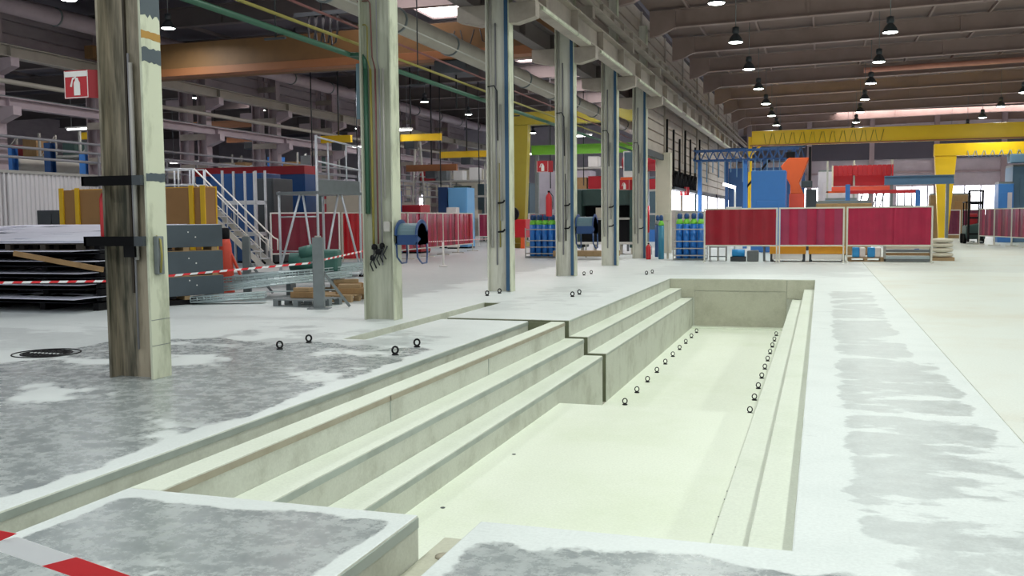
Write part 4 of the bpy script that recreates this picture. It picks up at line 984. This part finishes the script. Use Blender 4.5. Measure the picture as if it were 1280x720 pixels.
# cabinets of the left aisle
def cabinet(label, x, y, w_, d_, h, mt, rz=0, door=None, nm='machine_cabinet', cat='cabinet', nd=2):
    t = thing(nm, label, cat, (x, y, 0), rz)
    MB().box(0, w_, 0, d_, .08, h).build('body', mt, t, .02); MB().box(.03, w_-.03, .05, d_-.03, 0, .08).build('plinth', 'black', t)
    dw = (w_-.1)/nd
    for k in range(nd):
        dd = MB().box(.05+k*dw+.01, .05+(k+1)*dw-.01, -.02, 0, .16, h-.08).build('door', door or mt, t, .006)
        MB().box(.05+(k+.8)*dw, .05+(k+.8)*dw+.03, -.05, -.02, h*.48, h*.56).build('handle', 'steel_grey', dd)
    return t
cabinet('tall dark blue cabinet behind the aluminium stair', -22.9, 32.2, 2.3, 1.4, 3.5, 'blue_dark')
cabinet('dark grey cabinet between the blue cabinet and the red screen', -20.45, 31.6, .75, 1.4, 3.25, 'dark_grey', nd=1)
cabinet('dark teal switch cabinet behind the scaffold', -22.6, 36.5, 1.7, 1.0, 3.4, 'green_dark')
cabinet('pale grey green cabinet left of the second column', -19.9, 36.0, 1.9, .9, 3.2, 'cream', nd=1)
cabinet('blue cabinet low behind the scaffold guard rail', -21.4, 40.5, 2.4, 1.2, 3.0, 'blue_dark')
cabinet('light blue cabinet above the red screens right of the second column', -19.95, 50, 1.15, 1.2, 3.4, 'blue_light', nd=1)
cabinet('dark blue cabinet joined to the left of the light blue one', -20.6, 50.1, .55, 1.2, 3.45, 'blue_navy', nd=1)
cabinet('grey box machine beside the board crate at the left edge', -24.1, 24.6, 1.2, 1.0, 2.05, 'dark_grey')
cabinet('white box unit in front of the light blue cabinet', -19.75, 49.2, .6, .5, 2.3, 'white_paint', nd=1)
cabinet('dark crimson housing behind the near end of the red screen row', -20.6, 42.5, 2.2, 1.2, 2.35, 'red_sign_dark')
fc = cabinet('long blue housing with a red top strip behind the access stair', -26.0, 35.5, 5.4, 1.0, 3.6, 'blue_dark', nd=4)
MB().box(0, 5.4, -.03, 1.0, 3.6, 3.95).build('red_fascia', 'red_sign_dark', fc)
# wire cable trays
def tray(label, p0, p1, w_, h_, grp):
    a, b = Vector(p0), Vector(p1); L_ = (b-a).length
    t = thing('cable_tray', label, 'cable tray', a, math.atan2(b.y-a.y, b.x-a.x), grp); sl = (b.z-a.z)/L_
    for y, z in ((-w_/2, 0), (-w_/6, 0), (w_/6, 0), (w_/2, 0), (-w_/2, h_), (w_/2, h_), (-w_/2, h_/2), (w_/2, h_/2)):
        MB().tube([(0, y, z), (L_, y, z+sl*L_)], .012, 5).build('long_wire', 'galv', t)
    mb = MB(); n = int(L_/.13)
    for k in range(n+1):
        x = L_*k/n; zz = sl*x; mb.tube([(x, -w_/2, zz+h_), (x, -w_/2, zz), (x, w_/2, zz), (x, w_/2, zz+h_)], .009, 4)
    mb.build('cross_wires', 'galv', t)
    MB().box(.0, L_, -w_/2+.02, w_/2-.02, -.012, -.004).build('base_strip', 'galv', t)
tray('front galvanised wire cable tray lying across the pallets', (-12.3, 16.45, .16), (-9.75, 18.6, .44), .3, .10, 'cable trays')
tray('middle galvanised wire cable tray, raised behind the front one', (-12.35, 16.95, .30), (-9.9, 19.2, .52), .3, .12, 'cable trays')
tray('rear galvanised wire cable tray next to the red tripod', (-12.0, 17.6, .34), (-9.8, 20.0, .56), .3, .12, 'cable trays')
tray('short galvanised wire tray end sticking out in front on the floor', (-11.9, 16.0, .05), (-10.6, 16.6, .12), .28, .10, 'cable trays')
pallet('grey metal pallet at the foot of the braced post', -10.05, 16.0, 1.05, .8, -.1, 'pallets of the left aisle', 'steel_grey')
pallet('wooden pallet behind the grey one left of the second column', -10.0, 17.1, 1.05, .8, .0, 'pallets of the left aisle')
pallet('wooden pallet farthest back near the second column in the left aisle', -10.5, 18.3, 1.2, .8, .2, 'pallets of the left aisle')
for k, (x, y, z, l) in enumerate(((-9.85, 16.3, .14, .5), (-9.4, 17.3, .14, .6), (-10.2, 18.6, .14, .7))):
    t = thing('timber_block', 'rough timber offcut lying on a pallet, %s from the near side' % ORD[k], 'timber', (x, y, z), .3*k, 'timber offcuts')
    MB().box(0, l, 0, .3, 0, .12).build('block', 'wood', t, .01); MB().box(.05, l-.1, .03, .2, .12, .2).build('block', 'wood_pallet', t, .01)
t = thing('gear_motor', 'dark green gear motor lying behind the braced post', 'motor', (-10.9, 18.75, .62), .3)
MB().tube([(-.35, 0, .12), (.3, 0, .12)], .2, 14).build('motor_body', 'green_machine', t); MB().box(.25, .75, -.25, .25, -.12, .38).build('gearbox', 'green_machine', t, .06)
MB().tube([(-.1, -.1, .3), (.25, -.1, .38)], .14, 12).build('motor_body', 'green_machine', t); MB().box(-.45, .85, -.3, .3, -.18, -.1).build('base', 'steel_grey', t); MB().box(-.4, -.3, -.25, .25, -.62, -.15).build('support', 'steel_grey', t); MB().box(.6, .7, -.25, .25, -.62, -.15).build('support', 'steel_grey', t)
t = thing('bar_bundle', 'bundle of thin steel bars on the floor behind the cable trays', 'steel stack', (-14.2, 19.9, 0), .35)
for k in range(7): MB().tube([(0, .12*k, .3+.03*(k % 2)), (3.6, .12*k+.1, .33)], .035, 6).build('bar', ('alu', 'steel_grey')[k % 2], t)
for x in (.4, 3.0): MB().box(x, x+.12, -.1, .9, 0, .27).build('bearer', 'wood', t)
t = thing('bar_bundle', 'bundle of light profiles under the scaffold', 'steel stack', (-14.3, 24.0, 0), .25)
for k in range(5): MB().box(.02*k, 1.9, .14*k, .14*k+.1, .3, .4+.03*(k % 2)).build('bar', ('alu', 'galv')[k % 2], t)
for x in (.2, 1.5): MB().box(x, x+.12, -.05, .8, 0, .3).build('bearer', 'steel_grey', t)
for x, y, k in ((-12.5, 30.8, 0), (-13.6, 41.0, 1)):
    t = thing('marker_post', 'slim white marker post holding the tape in front of the red screens, %s one' % ('near', 'far')[k], 'post', (x, y, 0))
    MB().tube([(0, 0, 0), (0, 0, .85)], .04, 8).build('post', 'white_paint', t); MB().lathe([(.16, 0), (.14, .04), (.05, .06)], (0, 0, 0), 12).build('base', 'white_paint', t)
# white corrugated partition
t = thing('partition', 'white corrugated partition behind the board crate at the left edge', 'partition', (-27.0, 18, 0))
prof = []
for k in range(5): prof += [(0, .2*k), (0, .2*k+.09), (.05, .2*k+.11), (.05, .2*k+.18)]
pm = None
for k in range(16):
    if pm is None:
        poly = [(x, y) for x, y in prof]+[(0, 1.0), (-.02, 1.0), (-.02, 0)]
        pm = MB().prism(poly, 'z', 0, 3.4).build('corrugated_panel', 'siding_white', t); o = pm
    else: o = pm.copy(); COL.objects.link(o)
    o.location = (0, k*1.0, 0)
MB().box(-.05, .08, 0, 16, 3.4, 3.5).build('cap_rail', 'frame_grey', t)
# ------------------------------------------------------------------ middle distance behind columns three to five
t = thing('gantry_crane', 'olive yellow gantry crane with tapered leg seen between the third and fourth columns', 'crane', (-16.9, 52, 0))
MB().prism([(0, 7.0), (1.15, 7.0), (1.1, 5.6), (.85, 0), (.35, 0)], 'y', -.3, .3).build('leg', 'crane_olive', t, .02); MB().box(-.3, 9.0, -.35, .35, 6.9, 7.6).build('girder', 'crane_olive', t, .02)
MB().box(.2, 1.1, -1.4, 1.4, 0, .25).build('foot_beam', 'crane_olive', t, .02)
t = thing('lime_beam', 'bright green beam crossing behind the fourth column', 'beam', (-16.2, 54, 5.35))
MB().box(0, 7.0, -.15, .15, 0, .5).build('web_box', 'crane_lime', t, .02); MB().box(0, 7.0, -.22, .22, .5, .54).build('flange', 'crane_lime', t)
for x in (.2, 6.7): MB().box(x, x+.2, -.12, .12, -5.35, 0).build('post', 'steel_grey', t)
t = thing('press_brake', 'dark green press machine between the fourth and fifth columns', 'machine', (-10.6, 42, 0))
MB().box(0, 2.8, .2, 1.4, 2.2, 2.95).build('ram', 'green_dark', t, .03); MB().box(0, 2.8, .1, 1.4, .5, 1.55).build('bed', 'black', t, .02); MB().box(0, .3, 0, 1.5, .3, 2.9).build('side_frame', 'green_dark', t, .02); MB().box(2.5, 2.8, 0, 1.5, .3, 2.9).build('side_frame', 'green_dark', t, .02)
MB().box(.3, 2.5, .9, 1.2, 1.55, 2.2).build('back_gauge', 'black', t); MB().box(.9, 1.2, .3, .6, 1.5, 2.1).build('tool', 'cream', t); MB().box(.2, 2.6, .0, .2, 1.55, 1.65).build('table_edge', 'frame_grey', t)
for x in (.2, .8, 1.4, 2.0, 2.5): MB().box(x, x+.1, .3, .5, 0, .5).build('foot', 'cream', t)
t = thing('timber_stack', 'pale timber baulks on the floor in front of the green press', 'timber', (-10.2, 36.8, 0))
for k in range(3): MB().box(0, 2.6, .22*k, .22*k+.2, .12, .34).build('baulk', 'wood_pallet', t, .01)
for x in (.2, 2.2): MB().box(x, x+.15, 0, .7, 0, .12).build('bearer', 'wood', t)
t = thing('handrail_barrier', 'low white rail barrier in front of the green press', 'barrier', (-10.6, 38.6, 0))
MB().box(0, 4, -.03, .03, .55, .65).build('rail', 'white_paint', t)
for x in (.1, 1.3, 2.6, 3.8): MB().box(x, x+.06, -.03, .03, 0, .55).build('post', 'frame_grey', t)
t = thing('red_machine', 'red machine with black wheel at the foot of the olive crane leg', 'machine', (-16.9, 50.0, 0))
MB().box(0, 1.5, 0, 1, .6, 1.6).build('body', 'red_paint', t, .05); MB().tube([(.7, -.05, 1.9), (.7, .15, 1.9)], .4, 14).build('wheel', 'black', t); MB().box(.1, .3, 0, .2, 0, .6).box(1.2, 1.4, 0, .2, 0, .6).build('leg', 'orange', t); MB().box(.4, .7, -.1, 0, .5, 1.3).build('panel', 'yellow_paint', t)
t = thing('tank', 'red horizontal tank high behind the fifth column', 'tank', (-10.4, 52, 4.6))
MB().tube([(0, 0, 0), (.1, 0, 0), (2.6, 0, 0), (2.7, 0, 0)], [.3, .45, .45, .3], 16).build('shell', 'red_sign_dark', t)
for x in (.5, 2.1): MB().box(x, x+.15, -.3, .3, -4.6, -.3).build('stand', 'steel_grey', t)
t = thing('signal_panel', 'orange red control box with teal screen behind the fifth column', 'control box', (-9.0, 46, 0))
MB().box(0, .1, 0, .1, 0, 3.4).build('stand', 'steel_grey', t); MB().box(-.3, .9, -.1, .1, 3.0, 3.6).build('case', 'orange', t, .02); MB().box(-.1, .3, -.12, -.1, 3.9, 4.8).build('screen', 'teal_grey', t); MB().box(-.15, .35, -.1, 0, 3.6, 4.85).build('bezel', 'white_paint', t); MB().box(.2, .8, -.1, .1, 1.2, 2.4).build('cover', 'yellow_paint', t, .03); MB().box(.7, 1.1, -.1, .1, .9, 2.2).build('cover', 'red_paint', t, .03)
# pallet racks with boxes
def rack(label, x, y, n, lev_, bay=2.6, d_=1.1, seed=0, up='frame_grey', beam='frame_grey', rz=0):
    rnd = random.Random(seed); t = thing('storage_rack', label, 'rack', (x, y, 0), rz); H = lev_[-1]+1.3
    for k in range(n+1):
        for yy in (0, d_): MB().box(k*bay-.05, k*bay+.05, yy-.05, yy+.05, 0, H).build('upright', up, t)
        for j in range(4): MB().bar((k*bay, 0, .3+j*H/4), (k*bay, d_, .3+(j+.8)*H/4), .04, .04).build('brace', up, t)
    for z in lev_:
        for yy in (0, d_): MB().box(0, n*bay, yy-.04, yy+.04, z, z+.12).build('beam', beam, t)
        MB().box(0, n*bay, .05, d_-.05, z+.08, z+.12).build('shelf', 'steel_grey', t)
    i = 0
    for z in [0]+list(lev_):
        for k in range(n):
            for q in range(2):
                if rnd.random() < .75:
                    ww = rnd.uniform(.6, 1.1); hh = rnd.uniform(.35, .95); xx = k*bay+.15+q*1.22
                    b = thing('storage_box', 'x', 'box', (0, 0, 0), 0, 'goods in the storage racks')
                    mt, nmx = rnd.choice([('wood', 'brown'), ('cream', 'cream'), ('blue_machine', 'blue'), ('steel_grey', 'grey'), ('red_sign_dark', 'dark red'), ('white_paint', 'white'), ('green_dark', 'dark green')])
                    c, s_ = math.cos(rz), math.sin(rz); lx, ly = xx, .12
                    b.location = (x+lx*c-ly*s_, y+lx*s_+ly*c, z+(.12 if z else 0)); b.rotation_euler = (0, 0, rz)
                    MB().box(0, ww, 0, .85, 0, hh).build('carton', mt, b, .01); MB().box(-.01, ww+.01, -.01, .86, hh, hh+.04).build('lid', mt, b)
                    sh = 'on the floor' if not z else 'on shelf %s' % ORD[lev_.index(z)]
                    b['label'] = '%s box %s, bay %s of the %s' % (nmx, sh, ORD[k]+(' left' if not q else ' right'), RL)
    return t
for RL, x, y, n, lv, sd, lb in (('central rack', -16.6, 64, 3, [1.8, 3.4, 5.0], 1, 'grey storage rack full of boxes far behind the third and fourth columns'),
                            ('aisle rack', -30.5, 64, 4, [1.6, 3.2, 4.3], 2, 'grey storage rack far behind the light blue cabinet'),
                            ('rear left rack', -42, 58, 4, [1.7, 3.4, 5.0], 3, 'grey storage rack deep in the far left bay'),
                            ('left edge rack', -44, 40, 4, [1.7, 3.4, 5.0], 4, 'grey storage rack deep behind the white partition')):
    rack(lb, x, y, n, lv, seed=sd)
# yellow hoists and monorails in the aisle
for k, (x, y, z, l, mt, lb) in enumerate(((-24.5, 44, 5.6, 1.7, 'crane_yellow', 'yellow hoist bar hanging behind the scaffold guard rail'), (-22.5, 47, 5.8, 3.4, 'crane_yellow', 'long yellow monorail beam left of the second column'),
        (-22.0, 49, 4.3, 3.0, 'crane_orange', 'orange monorail beam below the yellow one left of the second column'), (-21.2, 52, 5.2, 3.4, 'crane_yellow', 'pale yellow beam just right of the second column'),
        (-38, 42, 6.1, 3.5, 'crane_yellow', 'yellow crane end seen between the nearest column and the first twin column'), (-33, 44, 6.6, 4.5, 'crane_orange', 'orange crane beam behind the twin columns'), (-31.5, 46, 6.0, 3.0, 'crane_orange', 'short orange crane beam behind the second twin column gap'))):
    t = thing('monorail_beam', lb, 'beam', (x, y, z), group='hoist beams of the left aisle')
    MB().ibeam((0, 0, 0), (l, 0, 0), .36, .26, .04, .2).build('beam', mt, t); MB().box(l*.4, l*.4+.6, -.25, .25, -.4, 0).build('trolley', 'dark_grey', t, .04); MB().tube([(l*.4+.3, 0, .36), (l*.4+.3, 0, 10.12-z)], .04, 6).build('hanger', 'cable_black', t)
# tube lights in the aisles
for k, (x, y, z, l, rz, lb) in enumerate(((-23, 46, 6.3, 2.6, .1, 'bright tube light left of the second column'), (-27, 52, 6.0, 2.4, 0, 'tube light between twin columns behind the scaffold'), (-40, 36, 6.8, 3.2, 0, 'wide tube light at the left edge'), (-37, 40, 6.4, 3.2, 0, 'tube light right of the wide one at the left edge'),
        (-19, 60, 5.8, 2.4, 0, 'tube light far right of the second column'), (-15.5, 57, 6.6, 2.2, 0, 'tube light above the green beam'), (-12.5, 60, 5.9, 2.2, 0, 'tube light behind the fourth column'), (-40, 52, 5.4, 3, 0, 'low tube light deep in the far left bay'), (1.5, 74, 7.5, 7.5, 0, 'long tube light below the yellow crane beam in the nave'))):
    t = thing('tube_light', lb, 'lamp', (x, y, z), rz, 'tube lights of the aisles')
    MB().box(0, l, -.12, .12, .06, .14).build('housing', 'white_paint', t); MB().tube([(.05, 0, .03), (l-.05, 0, .03)], .045, 8).build('tube', 'tube_glow', t)
    for a in (.3, l-.3): MB().tube([(a, 0, .14), (a, 0, 10.12-z)], .012, 5).build('hanger', 'steel_grey', t)
# far left bay: duct, blue posts and machine blocks
run('air_duct', 'yellowish duct running low behind the white partition', [(-34, 16, 4.3), (-34, 80, 4.3)], .3, 'duct_grey', 'duct', 12, 5)
for k in range(6):
    t = thing('blue_stanchion', 'blue steel stanchion behind the white partition, %s from the left' % ORD[k], 'post', (-31.0, 28.5+2.0*k, 0), group='blue stanchions')
    MB().ibeam((0, 0, 0), (0, .001, 0), .01, .01); MB().box(-.16, .16, -.16, -.12, 0, 5.0-.35*(k % 2)).box(-.16, .16, .12, .16, 0, 5.0-.35*(k % 2)).box(-.02, .02, -.12, .12, 0, 5.0-.35*(k % 2)).build('profile', 'blue_machine' if k % 2 else 'blue_dark', t); MB().box(-.25, .25, -.25, .25, 0, .03).build('base_plate', 'blue_dark', t)
for x, y, w_, h, mt, lb in ((-36, 50, 4, 3.6, 'blue_machine', 'blue machine block deep behind the first twin column'), (-43, 70, 6, 5, 'end_wall', 'mauve machine block at the very back left'), (-30, 70, 5, 5.5, 'cream', 'cream machine block far behind the scaffold'), (-24, 66, 4, 4.2, 'teal_grey', 'teal machine block far behind the second column'),
        (-20.5, 70, 4, 5.2, 'end_wall', 'mauve block far behind the light blue cabinet'), (-12.5, 70, 4, 4.6, 'teal_grey', 'teal grey block far behind the fifth column'), (-33, 53, 3.5, 3.2, 'red_sign_dark', 'dark red machine block deep in the left bay'), (-37.5, 36, 3, 3.0, 'siding_white', 'white machine block just behind the partition'), (-48, 46, 5, 4.4, 'blue_grey', 'blue grey machine block at the far left edge')):
    cabinet(lb, x, y, w_, 2, h, mt, cat='machine', nm='machine_block', nd=3)
# lattice mast and hanging cables right of column two
t = thing('lattice_mast', 'grey lattice mast standing behind the red screens', 'mast', (-22.3, 50, 0))
for x in (0, 1.1): MB().tube([(x, 0, 0), (.55+(x-.55)*.2, 0, 6.4)], .06, 6).build('chord', 'frame_grey', t)
for k in range(7): MB().tube([(.08*k, 0, .9*k+.1), (1.1-.06*k-.05, 0, .9*k+.9)], .035, 5).build('lattice', 'frame_grey', t)
for k in range(9):
    x, y = -24.5+1.55*k, 43+1.9*k
    run('drop_cable', 'thin dark supply line hanging from the aisle roof, %s from the left' % ORD[k], [(x, y, 3.4+.2*(k % 3)), (x, y, 10.12)], .03, 'cable_black', 'cable', 6)
t = thing('mezzanine_rail', 'dark mezzanine railing along the foot of the far left column row', 'railing', (-26.3, 30, 3.2))
for z in (.0, .45, .95): MB().box(-.03, .03, 0, 36, z, z+.06).build('rail', 'pipe_grey', t)
for k in range(19): MB().box(-.03, .03, 2*k-.03, 2*k+.03, -3.2 if k % 3 == 0 else 0, 1.0).build('post', 'pipe_grey', t)
